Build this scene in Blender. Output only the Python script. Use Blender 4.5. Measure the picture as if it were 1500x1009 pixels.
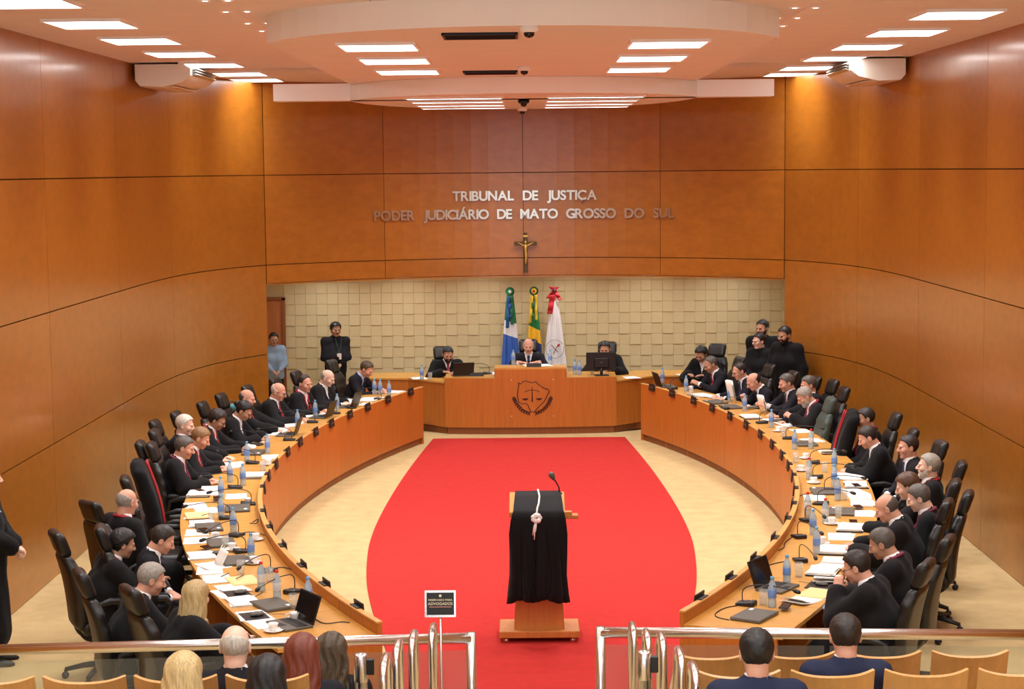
import bpy, math, random
import numpy as np
from mathutils import Matrix, Vector
for _o in list(bpy.data.objects): bpy.data.objects.remove(_o, do_unlink=True)
scene = bpy.context.scene
COL = scene.collection
PI = math.pi
random.seed(7)

# ---------------------------------------------------------------- camera
CAMH, FPX, YAW, ROLL = 4.1, 2600.0, -0.0078, -0.0103
PITCH = math.atan((504.5 - 249) / FPX)
FW = np.array([math.sin(YAW)*math.cos(PITCH), math.cos(YAW)*math.cos(PITCH), -math.sin(PITCH)])
_r = np.array([math.cos(YAW), -math.sin(YAW), 0.0]); _u = np.cross(_r, FW)
RT = math.cos(ROLL)*_r + math.sin(ROLL)*_u
UP = -math.sin(ROLL)*_r + math.cos(ROLL)*_u
CAM = np.array([0.0, 0.0, CAMH])
cd = bpy.data.cameras.new('camera'); cam = bpy.data.objects.new('camera', cd); COL.objects.link(cam)
cd.sensor_fit = 'HORIZONTAL'; cd.sensor_width = 36; cd.lens = FPX/1500*36; cd.clip_end = 200
_m = Matrix.Identity(4)
for i in range(3):
    _m[i][0] = RT[i]; _m[i][1] = UP[i]; _m[i][2] = -FW[i]; _m[i][3] = CAM[i]
cam.matrix_world = _m
scene.camera = cam

def at(x, y, Z=None, Y=None):
    """point of the room seen at a photo pixel, on the level Z or at the depth Y"""
    d = FW + RT*(x-750)/FPX + UP*(504.5-y)/FPX
    t = (Z-CAMH)/d[2] if Z is not None else Y/d[1]
    return CAM + d*t

# ---------------------------------------------------------------- light and exposure
w = bpy.data.worlds.new('world'); scene.world = w; w.use_nodes = True
w.node_tree.nodes['Background'].inputs[0].default_value = (0.90, 0.95, 1.0, 1)
w.node_tree.nodes['Background'].inputs[1].default_value = 1.9
scene.view_settings.view_transform = 'Standard'
scene.view_settings.look = 'None'
scene.view_settings.gamma = 1
scene.view_settings.use_curve_mapping = False
scene.view_settings.exposure = 0.05
LAMP_W = 34.0        # watts of one square ceiling lamp
LAMP_COL = (0.97, 0.98, 1.0)

# ---------------------------------------------------------------- materials
def lin(c):
    return tuple(((v/255)/12.92 if v/255 <= .04045 else ((v/255+.055)/1.055)**2.4) for v in c)
MATS = {}
def mat(name, c, rough=.6, metal=0.0, spec=.5, emit=None, estr=0, coat=0, sheen=0, noise=0, nscale=30, bump=0):
    if name in MATS: return MATS[name]
    m = bpy.data.materials.new(name); m.use_nodes = True; MATS[name] = m
    nt = m.node_tree; b = nt.nodes['Principled BSDF']
    L = lin(c)
    b.inputs['Base Color'].default_value = (*L, 1)
    b.inputs['Roughness'].default_value = rough; b.inputs['Metallic'].default_value = metal
    b.inputs['Specular IOR Level'].default_value = spec
    b.inputs['Coat Weight'].default_value = coat; b.inputs['Coat Roughness'].default_value = .2
    b.inputs['Sheen Weight'].default_value = sheen
    if emit:
        b.inputs['Emission Color'].default_value = (*emit, 1); b.inputs['Emission Strength'].default_value = estr
    if noise or bump:
        tc = nt.nodes.new('ShaderNodeTexCoord'); n = nt.nodes.new('ShaderNodeTexNoise')
        n.inputs['Scale'].default_value = nscale; n.inputs['Detail'].default_value = 4
        nt.links.new(tc.outputs['Object'], n.inputs['Vector'])
        if noise:
            r = nt.nodes.new('ShaderNodeValToRGB'); r.color_ramp.elements[0].position = .3; r.color_ramp.elements[1].position = .7
            r.color_ramp.elements[0].color = (*[v*(1-noise) for v in L], 1)
            r.color_ramp.elements[1].color = (*[min(1, v*(1+noise)) for v in L], 1)
            nt.links.new(n.outputs['Fac'], r.inputs['Fac']); nt.links.new(r.outputs['Color'], b.inputs['Base Color'])
        if bump:
            bp = nt.nodes.new('ShaderNodeBump'); bp.inputs['Strength'].default_value = bump; bp.inputs['Distance'].default_value = .01
            nt.links.new(n.outputs['Fac'], bp.inputs['Height']); nt.links.new(bp.outputs['Normal'], b.inputs['Normal'])
    return m
def wood(name, c, dark=.72, rough=.33, scale=(30, 30, 1.6), rnd=.12, coat=.0):
    if name in MATS: return MATS[name]
    m = bpy.data.materials.new(name); m.use_nodes = True; MATS[name] = m
    nt = m.node_tree; b = nt.nodes['Principled BSDF']; L = lin(c)
    tc = nt.nodes.new('ShaderNodeTexCoord'); mp = nt.nodes.new('ShaderNodeMapping'); mp.inputs['Scale'].default_value = scale
    n = nt.nodes.new('ShaderNodeTexNoise'); n.inputs['Scale'].default_value = 1; n.inputs['Detail'].default_value = 6; n.inputs['Roughness'].default_value = .6
    r = nt.nodes.new('ShaderNodeValToRGB'); r.color_ramp.elements[0].position = .25; r.color_ramp.elements[1].position = .75
    r.color_ramp.elements[0].color = (*[v*dark for v in L], 1); r.color_ramp.elements[1].color = (*[min(1, v*1.12) for v in L], 1)
    oi = nt.nodes.new('ShaderNodeObjectInfo'); mr = nt.nodes.new('ShaderNodeMapRange')
    mr.inputs['To Min'].default_value = 1-rnd; mr.inputs['To Max'].default_value = 1+rnd
    hs = nt.nodes.new('ShaderNodeHueSaturation')
    nt.links.new(tc.outputs['Object'], mp.inputs['Vector']); nt.links.new(mp.outputs['Vector'], n.inputs['Vector'])
    nt.links.new(n.outputs['Fac'], r.inputs['Fac']); nt.links.new(r.outputs['Color'], hs.inputs['Color'])
    nt.links.new(oi.outputs['Random'], mr.inputs['Value']); nt.links.new(mr.outputs['Result'], hs.inputs['Value'])
    nt.links.new(hs.outputs['Color'], b.inputs['Base Color'])
    b.inputs['Roughness'].default_value = rough; b.inputs['Coat Weight'].default_value = coat; b.inputs['Coat Roughness'].default_value = .15
    return m
def clear(name, c, fac=.75, rough=.08):
    """clear plastic or glass: see-through mixed with a glossy skin"""
    if name in MATS: return MATS[name]
    m = bpy.data.materials.new(name); m.use_nodes = True; MATS[name] = m
    nt = m.node_tree; b = nt.nodes['Principled BSDF']; L = lin(c)
    b.inputs['Base Color'].default_value = (*L, 1); b.inputs['Roughness'].default_value = rough
    t = nt.nodes.new('ShaderNodeBsdfTransparent'); t.inputs[0].default_value = (*[.5+.5*v for v in L], 1)
    mx = nt.nodes.new('ShaderNodeMixShader'); mx.inputs[0].default_value = fac
    nt.links.new(b.outputs[0], mx.inputs[1]); nt.links.new(t.outputs[0], mx.inputs[2])
    nt.links.new(mx.outputs[0], nt.nodes['Material Output'].inputs['Surface'])
    return m
def zbands(name, bands, rough=.6, soft=.0, slant=0.0):
    """flat coloured bands of a printed cloth by height: [(z, colour), ...] from below up"""
    m = bpy.data.materials.new(name); m.use_nodes = True; nt = m.node_tree; b = nt.nodes['Principled BSDF']
    tc = nt.nodes.new('ShaderNodeTexCoord'); sp = nt.nodes.new('ShaderNodeSeparateXYZ'); r = nt.nodes.new('ShaderNodeValToRGB')
    ml = nt.nodes.new('ShaderNodeMath'); ml.operation = 'MULTIPLY_ADD'; ml.inputs[1].default_value = slant
    dv = nt.nodes.new('ShaderNodeMath'); dv.operation = 'DIVIDE'; dv.inputs[1].default_value = 2.4
    nt.links.new(tc.outputs['Object'], sp.inputs[0]); nt.links.new(sp.outputs['X'], ml.inputs[0]); nt.links.new(sp.outputs['Z'], ml.inputs[2])
    nt.links.new(ml.outputs[0], dv.inputs[0])
    nt.links.new(dv.outputs[0], r.inputs['Fac']); r.color_ramp.interpolation = 'CONSTANT'
    e = r.color_ramp.elements
    e[0].position = 0; e[0].color = (*lin(bands[0][1]), 1); e[1].position = bands[1][0]/2.4; e[1].color = (*lin(bands[1][1]), 1)
    for z, c in bands[2:]:
        k = e.new(z/2.4); k.color = (*lin(c), 1)
    nt.links.new(r.outputs['Color'], b.inputs['Base Color']); b.inputs['Roughness'].default_value = rough
    return m

M_WALL = wood('wall_veneer', (167, 102, 30), dark=.84, rough=.32, rnd=.06, scale=(5, 5, 9), coat=.5)
M_BENCH = wood('bench_veneer', (188, 110, 38), dark=.8, rough=.4, rnd=.05)
M_TOP = wood('desk_veneer', (206, 150, 70), dark=.85, rough=.34, rnd=.04, scale=(6, 6, 6))
M_EDGE = wood('edge_veneer', (212, 156, 84), dark=.85, rough=.4, rnd=.03, scale=(6, 6, 6))
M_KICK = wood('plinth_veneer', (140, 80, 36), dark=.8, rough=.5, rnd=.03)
M_LECT = wood('lectern_veneer', (194, 122, 56), dark=.82, rough=.4, rnd=.03)
M_SEATW = wood('seat_plywood', (200, 148, 84), dark=.86, rough=.4, rnd=.04)
M_DOOR = wood('door_veneer', (196, 116, 62), dark=.8, rough=.45)
M_GAP = mat('joint_shadow_backing', (70, 36, 14), .8)
M_FLOOR = mat('beige_carpet', (196, 170, 122), .95, spec=.1, noise=.09, nscale=5, bump=.15)
M_RED = mat('red_carpet', (184, 50, 46), .95, spec=.1, noise=.06, nscale=9, bump=.1)
M_CEIL = mat('ceiling_plaster', (238, 230, 224), .85, noise=.02, nscale=2)
M_WHITE = mat('white_plaster', (250, 249, 248), .8)
M_CREAM = mat('cream_tile', (216, 196, 150), .75, noise=.015, nscale=6)
M_LIGHT = mat('lamp_diffuser', (255, 252, 244), .5, emit=(1.0, .985, .96), estr=7.0)
M_BLACK = mat('black_plastic', (22, 21, 22), .45)
M_LEATHER = mat('black_leather', (20, 19, 18), .38, bump=.12, nscale=60)
M_DKMETAL = mat('dark_metal', (32, 31, 33), .4, .6)
M_STEEL = mat('polished_steel', (226, 225, 224), .24, 1.0)
M_BRUSH = mat('brushed_steel', (214, 210, 202), .3, 1.0)
M_PAPER = mat('white_paper', (246, 242, 234), .8)
M_BEIGEP = mat('beige_folder', (236, 208, 146), .8)
M_CHINA = mat('white_china', (246, 244, 240), .25)
M_GREY = mat('grey_laptop_lid', (96, 92, 84), .45, .2)
M_SCREEN = mat('dark_screen', (12, 12, 15), .15)
M_GLASS = clear('clear_glass', (244, 246, 244), .86, .05)
M_RAILGLASS = clear('rail_glass', (230, 236, 228), .94, .04)
M_PET = clear('water_bottle_plastic', (196, 216, 226), .45, .12)
M_BLUELAB = mat('blue_bottle_label', (108, 146, 208), .5)
M_BLUECAP = mat('blue_bottle_cap', (96, 168, 214), .4)
M_REDCAP = mat('red_bottle_cap', (216, 46, 40), .4)
M_PALELAB = mat('pale_bottle_label', (214, 214, 212), .5)
M_ROBE = mat('black_robe_cloth', (15, 14, 16), .8, spec=.2, sheen=.04, bump=.1, nscale=40)
M_NAVY = mat('navy_suit_cloth', (36, 42, 66), .8, spec=.2)
M_SUIT = mat('charcoal_suit_cloth', (26, 25, 31), .8, spec=.2)
M_TROUSER = mat('black_trouser_cloth', (22, 22, 25), .8, spec=.2)
M_SHIRT = mat('white_shirt_cloth', (238, 238, 240), .8)
M_BLUESHIRT = mat('pale_blue_shirt_cloth', (176, 196, 226), .8)
M_GUARD = mat('guard_shirt_cloth', (140, 164, 190), .8)
M_REDTRIM = mat('red_cord', (168, 28, 38), .6)
M_PURPTRIM = mat('wine_trim', (120, 26, 60), .6)
M_EYE = mat('dark_eye', (40, 30, 26), .3)
M_LIP = mat('lip_skin', (178, 96, 84), .5)
SKIN = [mat('skin_'+n, c, .5, spec=.35) for n, c in (('fair', (226, 184, 160)), ('ruddy', (212, 158, 132)), ('tan', (186, 140, 112)), ('brown', (158, 110, 84)), ('pale', (234, 200, 180)))]
HAIR = {n: wood('hair_'+n, c, dark=.45, rough=.5, scale=(130, 110, 9), rnd=.08) for n, c in (
    ('white', (222, 214, 198)), ('grey', (168, 160, 148)), ('darkgrey', (96, 88, 80)), ('black', (26, 22, 20)), ('dark', (44, 34, 28)),
    ('brown', (92, 60, 36)), ('light', (150, 112, 72)), ('blonde', (206, 178, 122)), ('auburn', (120, 52, 28)), ('mid', (84, 68, 46)))}

# ---------------------------------------------------------------- mesh helpers
def link(o, parent=None):
    COL.objects.link(o)
    if parent is not None: o.parent = parent
    return o
def tag(o, label, cat, group=None, kind=None):
    if label: o['label'] = label
    if cat: o['category'] = cat
    if group: o['group'] = group
    if kind: o['kind'] = kind
    return o
def thing(name, label, cat, loc=(0, 0, 0), rz=0, group=None):
    o = bpy.data.objects.new(name, None); o.empty_display_size = .1
    o.location = loc; o.rotation_euler = (0, 0, rz); link(o)
    return tag(o, label, cat, group)
def np_mesh(name, V, F, smooth=True):
    me = bpy.data.meshes.new(name); V = np.asarray(V, dtype=np.float32)
    if isinstance(F, np.ndarray):
        k = F.shape[1]; me.vertices.add(len(V)); me.vertices.foreach_set('co', V.ravel())
        me.loops.add(F.size); me.loops.foreach_set('vertex_index', F.astype(np.int32).ravel())
        me.polygons.add(len(F)); me.polygons.foreach_set('loop_start', np.arange(0, F.size, k, dtype=np.int32))
        me.update(calc_edges=True)
    else:
        me.from_pydata(V.tolist(), [], F)
    if smooth: me.polygons.foreach_set('use_smooth', [True]*len(me.polygons))
    me.update()
    return me
def obj(name, me, material=None, parent=None):
    o = bpy.data.objects.new(name, me); link(o, parent)
    if material is not None:
        if not me.materials: me.materials.append(material)
        elif me.materials[0] != material:
            o.material_slots[0].link = 'OBJECT'; o.material_slots[0].material = material
    return o
def RZ(a): return np.array([[math.cos(a), -math.sin(a), 0], [math.sin(a), math.cos(a), 0], [0, 0, 1]])
def RX(a): return np.array([[1, 0, 0], [0, math.cos(a), -math.sin(a)], [0, math.sin(a), math.cos(a)]])
def RY(a): return np.array([[math.cos(a), 0, math.sin(a)], [0, 1, 0], [-math.sin(a), 0, math.cos(a)]])

class B:
    """collects shapes of ONE part"""
    def __init__(s): s.V = []; s.F = []; s.n = 0
    def add(s, V, F, M=None, T=None):
        V = np.asarray(V, float)
        if M is not None: V = V @ np.asarray(M).T
        if T is not None: V = V + np.asarray(T)
        s.V.append(V); s.F += [tuple(i+s.n for i in f) for f in F]; s.n += len(V); return s
    def box(s, c, size, M=None, T=None):
        x, y, z = [v/2 for v in size]
        V = np.array([(sx*x, sy*y, sz*z) for sz in (-1, 1) for sy in (-1, 1) for sx in (-1, 1)])+np.array(c)
        return s.add(V, [(0, 2, 3, 1), (4, 5, 7, 6), (0, 1, 5, 4), (2, 6, 7, 3), (0, 4, 6, 2), (1, 3, 7, 5)], M, T)
    def cbox(s, c, size, ch=.008, M=None, T=None):
        """box with chamfered edges"""
        h = [v/2 for v in size]; ch = min(ch, min(h)*.9); V = []; ix = {}
        for sx in (-1, 1):
            for sy in (-1, 1):
                for sz in (-1, 1):
                    sg = (sx, sy, sz)
                    for a in range(3):
                        p = [sg[k]*(h[k]-(0 if k == a else ch)) for k in range(3)]
                        ix[sg+(a,)] = len(V); V.append([p[k]+c[k] for k in range(3)])
        F = []
        for a in range(3):
            b_, c_ = (a+1) % 3, (a+2) % 3
            for sa in (-1, 1):
                q = []
                for sb, sc in ((-1, -1), (1, -1), (1, 1), (-1, 1)):
                    g = [0]*3; g[a] = sa; g[b_] = sb; g[c_] = sc; q.append(ix[tuple(g)+(a,)])
                F.append(tuple(q) if sa > 0 else tuple(q[::-1]))
            for sb in (-1, 1):
                for sc in (-1, 1):
                    g0 = [0]*3; g1 = [0]*3; g0[a] = -1; g1[a] = 1
                    for g in (g0, g1): g[b_] = sb; g[c_] = sc
                    q = [ix[tuple(g0)+(b_,)], ix[tuple(g1)+(b_,)], ix[tuple(g1)+(c_,)], ix[tuple(g0)+(c_,)]]
                    F.append(tuple(q) if sb*sc < 0 else tuple(q[::-1]))
        for sx in (-1, 1):
            for sy in (-1, 1):
                for sz in (-1, 1):
                    q = [ix[(sx, sy, sz, k)] for k in range(3)]
                    F.append(tuple(q) if sx*sy*sz > 0 else tuple(q[::-1]))
        return s.add(V, F, M, T)
    def tube(s, pts, r, n=8, M=None, T=None, squash=None):
        P = [np.array(p, float) for p in pts]; m = len(P)
        R = [r]*m if np.isscalar(r) else list(r)
        V = []; up = None
        for i in range(m):
            t = P[min(i+1, m-1)]-P[max(i-1, 0)]; t = t/(np.linalg.norm(t)+1e-9)
            if up is None:
                up = np.array([0, 0, 1.0]) if abs(t[2]) < .9 else np.array([1.0, 0, 0])
            a = np.cross(up, t); a /= np.linalg.norm(a)+1e-9; b = np.cross(t, a); up = b
            for k in range(n):
                an = 2*PI*k/n; V.append(P[i]+R[i]*(math.cos(an)*a+math.sin(an)*b*(squash or 1)))
        F = [(i*n+k, i*n+(k+1) % n, (i+1)*n+(k+1) % n, (i+1)*n+k) for i in range(m-1) for k in range(n)]
        F += [tuple(range(n))[::-1], tuple((m-1)*n+k for k in range(n))]
        return s.add(V, F, M, T)
    def lathe(s, prof, c=(0, 0, 0), n=16, M=None, T=None):
        V = [(c[0]+r*math.cos(2*PI*k/n), c[1]+r*math.sin(2*PI*k/n), c[2]+z) for r, z in prof for k in range(n)]
        m = len(prof)
        F = [(i*n+k, i*n+(k+1) % n, (i+1)*n+(k+1) % n, (i+1)*n+k) for i in range(m-1) for k in range(n)]
        if prof[0][0] > 1e-6: F.append(tuple(range(n))[::-1])
        if prof[-1][0] > 1e-6: F.append(tuple((m-1)*n+k for k in range(n)))
        return s.add(V, F, M, T)
    def prism(s, poly, z0, z1, M=None, T=None):
        n = len(poly)
        ar = sum(poly[i][0]*poly[(i+1) % n][1]-poly[(i+1) % n][0]*poly[i][1] for i in range(n))
        if ar < 0: poly = poly[::-1]
        V = [(x, y, z0) for x, y in poly]+[(x, y, z1) for x, y in poly]
        F = [tuple(range(n))[::-1], tuple(range(n, 2*n))]+[(i, (i+1) % n, n+(i+1) % n, n+i) for i in range(n)]
        return s.add(V, F, M, T)
    def grid(s, G, M=None, T=None, closed=False):
        G = np.asarray(G, float); m, n = G.shape[:2]
        F = [(i*n+k, i*n+(k+1) % n, (i+1)*n+(k+1) % n, (i+1)*n+k) for i in range(m-1) for k in range(n if closed else n-1)]
        return s.add(G.reshape(-1, 3), F, M, T)
    def slab(s, G, t, M=None, T=None):
        """sheet with thickness t (offset along its own normals)"""
        G = np.asarray(G, float); m, n = G.shape[:2]
        du = np.gradient(G, axis=0); dv = np.gradient(G, axis=1); N = np.cross(du, dv); N /= np.linalg.norm(N, axis=2, keepdims=True)+1e-9
        H = G+N*t; o = m*n
        I = lambda i, k: i*n+k
        F = []
        for i in range(m-1):
            for k in range(n-1):
                F.append((I(i, k), I(i, k+1), I(i+1, k+1), I(i+1, k))); F.append((o+I(i, k), o+I(i+1, k), o+I(i+1, k+1), o+I(i, k+1)))
        for i in range(m-1):
            F.append((I(i, 0), I(i+1, 0), o+I(i+1, 0), o+I(i, 0))); F.append((I(i+1, n-1), I(i, n-1), o+I(i, n-1), o+I(i+1, n-1)))
        for k in range(n-1):
            F.append((I(0, k+1), I(0, k), o+I(0, k), o+I(0, k+1))); F.append((I(m-1, k), I(m-1, k+1), o+I(m-1, k+1), o+I(m-1, k)))
        return s.add(np.concatenate([G.reshape(-1, 3), H.reshape(-1, 3)]), F, M, T)
    def mesh(s, name, smooth=False):
        return np_mesh(name, np.concatenate(s.V), s.F, smooth)
    def build(s, name, material, parent=None, smooth=False):
        return obj(name, s.mesh(name, smooth), material, parent)
def smooth_by_angle(me, deg=40):
    me.polygons.foreach_set('use_smooth', [True]*len(me.polygons))
    try: me.set_sharp_from_angle(angle=math.radians(deg))
    except Exception: pass
    return me
def copy_tree(o, parent=None):
    c = o.copy(); link(c, parent)
    for ch in o.children: copy_tree(ch, c)
    return c

# ---------------------------------------------------------------- distance fields
def rc(P, a, b, ra, rb):
    a = np.asarray(a, np.float32); b = np.asarray(b, np.float32); ab = b-a
    t = np.clip(((P-a)@ab)/(ab@ab+1e-9), 0, 1)
    return np.linalg.norm(P-a-t[:, None]*ab, axis=1)-(ra+(rb-ra)*t)
def el(P, c, r):
    q = (P-np.asarray(c, np.float32))/np.asarray(r, np.float32); k0 = np.linalg.norm(q, axis=1); k1 = np.linalg.norm(q/np.asarray(r, np.float32), axis=1)
    return k0*(k0-1)/(k1+1e-6)
def rbx(P, c, h, r):
    q = np.abs(P-np.asarray(c, np.float32))-(np.asarray(h, np.float32)-r)
    return np.linalg.norm(np.maximum(q, 0), axis=1)+np.minimum(q.max(axis=1), 0)-r
def smin(a, b, k):
    h = np.maximum(k-np.abs(a-b), 0)/k
    return np.minimum(a, b)-h*h*k*.25
def smax(a, b, k): return -smin(-a, -b, k)
def surf(fn, lo, hi, h):
    lo = np.asarray(lo, np.float32); hi = np.asarray(hi, np.float32)
    n = np.maximum(np.ceil((hi-lo)/h).astype(int)+1, 3)
    ax = [lo[i]+np.arange(n[i], dtype=np.float32)*h for i in range(3)]
    X, Y, Z = np.meshgrid(*ax, indexing='ij')
    D = fn(np.stack([X.ravel(), Y.ravel(), Z.ravel()], 1)).reshape(n).astype(np.float32)
    D[[0, -1]] = np.maximum(D[[0, -1]], h*.3); D[:, [0, -1]] = np.maximum(D[:, [0, -1]], h*.3); D[:, :, [0, -1]] = np.maximum(D[:, :, [0, -1]], h*.3)
    cs = tuple(n-1); acc = np.zeros(cs+(3,), np.float32); cnt = np.zeros(cs, np.float32); cr = []
    for a in range(3):
        A = np.take(D, range(n[a]-1), a); Bb = np.take(D, range(1, n[a]), a); c = (A < 0) != (Bb < 0)
        t = np.where(c, A/np.where(c, A-Bb, 1), 0); cr.append((c, A < 0))
        o1, o2 = [k for k in range(3) if k != a]
        for i in (0, 1):
            for j in (0, 1):
                sl = [slice(None)]*3; sl[o1] = slice(i, i+cs[o1]); sl[o2] = slice(j, j+cs[o2]); sl = tuple(sl)
                cc = c[sl]; cnt += cc; acc[..., a] += t[sl]; acc[..., o1] += i*cc; acc[..., o2] += j*cc
    act = cnt > 0; idx = -np.ones(cs, int); idx[act] = np.arange(act.sum())
    V = lo+(np.argwhere(act)+acc[act]/cnt[act][:, None])*h
    Q = []
    for a in range(3):
        c, ins = cr[a]; o1, o2 = (a+1) % 3, (a+2) % 3
        e = np.argwhere(c); e = e[(e[:, o1] > 0) & (e[:, o2] > 0) & (e[:, o1] < cs[o1]) & (e[:, o2] < cs[o2])]
        if not len(e): continue
        fl = ins[tuple(e.T)]; q = []
        for d1, d2 in ((-1, -1), (0, -1), (0, 0), (-1, 0)):
            f = e.copy(); f[:, o1] += d1; f[:, o2] += d2; q.append(idx[tuple(f.T)])
        q = np.stack(q, 1); q[~fl] = q[~fl][:, ::-1]; Q.append(q)
    return V, np.concatenate(Q)

# ================================================================ THE ROOM
Z1, Z2, Z3 = 5.46, 5.23, 5.03
def struct(o): o['kind'] = 'structure'; return o
f = B(); f.box((0, 15, -.05), (11.0, 32, .1)); floor = struct(f.build('floor', M_FLOOR))
# stepped floor of the public rows
for i, (y0, y1, z) in enumerate(((10.6, 11.15, .14), (9.7, 10.6, .28), (8.75, 9.7, .42), (3.0, 8.75, .56))):
    b = B(); b.box((0, (y0+y1)/2, z/2), (9.7, y1-y0, z-.004)); struct(b.build('floor', M_FLOOR))

def resample(P, step=.25):
    P = np.array(P, float)
    for _ in range(3):
        Q = [P[0]]
        for a, b in zip(P[:-1], P[1:]): Q += [a*.75+b*.25, a*.25+b*.75]
        P = np.array(Q+[P[-1]])
    d = np.r_[0, np.cumsum(np.linalg.norm(np.diff(P, axis=0), axis=1))]
    s = np.linspace(0, d[-1], int(d[-1]/step)+2)
    return np.stack([np.interp(s, d, P[:, k]) for k in range(P.shape[1])], 1)
def wall_panels(name, path, cuts, rows, side, axis=1):
    """one curved wall: a dark backing sheet and veneer panels in front of it; side=+1 when the room lies to the right of the path"""
    path = np.array(path); t = np.gradient(path, axis=0); t /= np.linalg.norm(t, axis=1, keepdims=True)
    nrm = np.stack([t[:, 1], -t[:, 0]], 1)*side
    sh = lambda off, zs, P, N: np.array([[(p[0]+n[0]*off, p[1]+n[1]*off, z) for p, n in zip(P, N)] for z in zs])
    b = B(); b.slab(sh(-.06, (rows[0], rows[-1]), path, nrm), .05*side*-1)
    wall = struct(b.build(name, M_GAP))
    val = path[:, axis]
    for c0, c1 in zip(cuts[:-1], cuts[1:]):
        vs = np.linspace(c0+.004, c1-.004, max(3, int(abs(c1-c0)/.22)))
        P = np.stack([np.interp(vs, val, path[:, k]) if k != axis else vs for k in range(2)], 1)
        N = np.stack([np.interp(vs, val, nrm[:, k]) for k in range(2)], 1)
        for z0, z1 in zip(rows[:-1], rows[1:]):
            p = B(); p.slab(sh(0, (z0+.006, z1-.006), P, N), .022*side*-1)
            o = p.build('panel', M_WALL, wall)
    return wall
ROWS = [0, 1.36, 2.71, 4.06, 5.47]
lp = resample([(-4.86, 2), (-4.86, 12), (-4.86, 21.3), (-4.84, 23.4), (-4.66, 25.0), (-4.3, 26.1), (-3.92, 26.75)])
wall_left = wall_panels('wall_left', lp, [2.4, 5.5, 8.6, 11.7, 14.8, 17.95, 21.1, 23.9, 26.74], ROWS, 1)
rp = lp*np.array([-1, 1])
wall_right = wall_panels('wall_right', rp, [3.2, 6.3, 9.4, 12.5, 15.6, 18.7, 21.8, 24.8, 26.74], ROWS, -1)
# the curved wall over the recess
cx0, R_ = 0, None
hw, yc, ye = 3.92, 28.25, 26.75
sag = yc-ye; R_ = (hw*hw+sag*sag)/(2*sag)
hp = np.array([(x, yc-R_+math.sqrt(R_*R_-x*x)) for x in np.linspace(-hw, hw, 61)])
def header_y(x): return yc-R_+math.sqrt(R_*R_-x*x)
wall_back = wall_panels('wall_back', hp, [-3.915, -2.2, -.02, 2.13, 3.915], [2.43, 2.71, 4.06, 5.47], 1, axis=0)
# underside of that wall and roof of the recess
b = B(); b.box((0, 29.0, 2.68), (10.2, 1.3, .06)); o = struct(b.build('ceiling', M_WHITE))
b = B(); b.prism([(p[0], p[1]+.09) for p in hp]+[(3.92, 28.4), (-3.92, 28.4)], 2.66, 2.70); struct(b.build('ceiling', M_WHITE))
b = B(); b.slab(np.array([[(p[0], p[1]+d, 2.425) for p in hp] for d in (-.02, .1)]), .02); struct(b.build('trim_1', M_WALL))
# recess: side cheeks and tiled cream wall
YB = 29.65
for sx, n in ((-1, 'wall_recess_left'), (1, 'wall_recess_right')):
    b = B(); b.box((sx*5.1, 28.2, 1.35), (.1, 3.0, 2.7)); b.box((sx*4.58, 26.9, 1.35), (1.18, .08, 2.7)); struct(b.build(n, M_CREAM))
b = B(); b.box((0, YB+.06, 1.35), (10.4, .1, 2.7)); wall_tile = struct(b.build('wall_recess_back', mat('cream_grout', (206, 184, 138), .8)))
TS = .181
tflat = B().cbox((0, -.008, 0), (TS-.002, .016, TS-.002), .001).mesh('tile')
h_ = (TS-.003)/2
tw = B().add([(-h_, 0, -h_), (h_, 0, -h_), (-h_, 0, h_), (h_, 0, h_), (-h_, -.028, -h_), (h_, -.028, -h_), (-h_, -.016, h_), (h_, -.016, h_)],
             [(0, 1, 3, 2), (4, 6, 7, 5), (0, 4, 5, 1), (2, 3, 7, 6), (0, 2, 6, 4), (1, 5, 7, 3)]).mesh('tile')
for me in (tflat, tw): me.materials.append(M_CREAM)
cells = []
for r in range(15):
    for c in range(-22, 25):
        cells.append((c*TS+.03, 2.62-(r+.5)*TS, (r+c) % 2))
cells.sort(key=lambda q: (0 if 1.0 < q[1] < 2.45 else 1, abs(q[0])))
rest = B()
for i, (x, z, k) in enumerate(cells):
    me = tw if k else tflat
    if i < 300:
        o = bpy.data.objects.new('tile', me); link(o, wall_tile); o.location = (x, YB+.01, z)
    else:
        V = np.array([v.co[:] for v in me.vertices])+np.array((x, YB+.01, z)); rest.add(V, [tuple(p.vertices) for p in me.polygons])
o = rest.build('tile_field', M_CREAM, wall_tile); o['kind'] = 'stuff'
# door in the recess
b = B(); b.box((-4.5, YB-.03, .99), (.86, .05, 1.96)); d1 = struct(b.build('door_1', M_DOOR))
b = B(); b.box((-4.05, YB-.04, 1.0), (.05, .08, 2.02)).box((-4.95, YB-.04, 1.0), (.05, .08, 2.02)).box((-4.5, YB-.04, 2.0), (.95, .08, .05)); b.build('door_frame', wood('frame_veneer', (150, 84, 44)), d1)
b = B(); b.tube([(-4.2, YB-.08, 1.0), (-4.32, YB-.08, 1.0)], .012); b.build('door_handle', M_STEEL, d1)

# red carpet: long oval cut straight at both ends
prof = [(10.6, .86), (12.0, .9), (13.6, 1.04), (15.2, 1.31), (16.3, 1.5), (17.3, 1.64), (18.2, 1.72), (19.2, 1.785), (20.3, 1.8), (21.8, 1.77), (23.5, 1.70), (25.2, 1.60), (26.95, 1.47)]
pr = resample(prof, .3)
b = B(); b.prism([(.035-x, y) for y, x in pr]+[(.035+x, y) for y, x in pr[::-1]], .0, .014)
tag(b.build('red_carpet', M_RED), 'long bright red oval carpet laid between the two curved benches', 'carpet')

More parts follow.
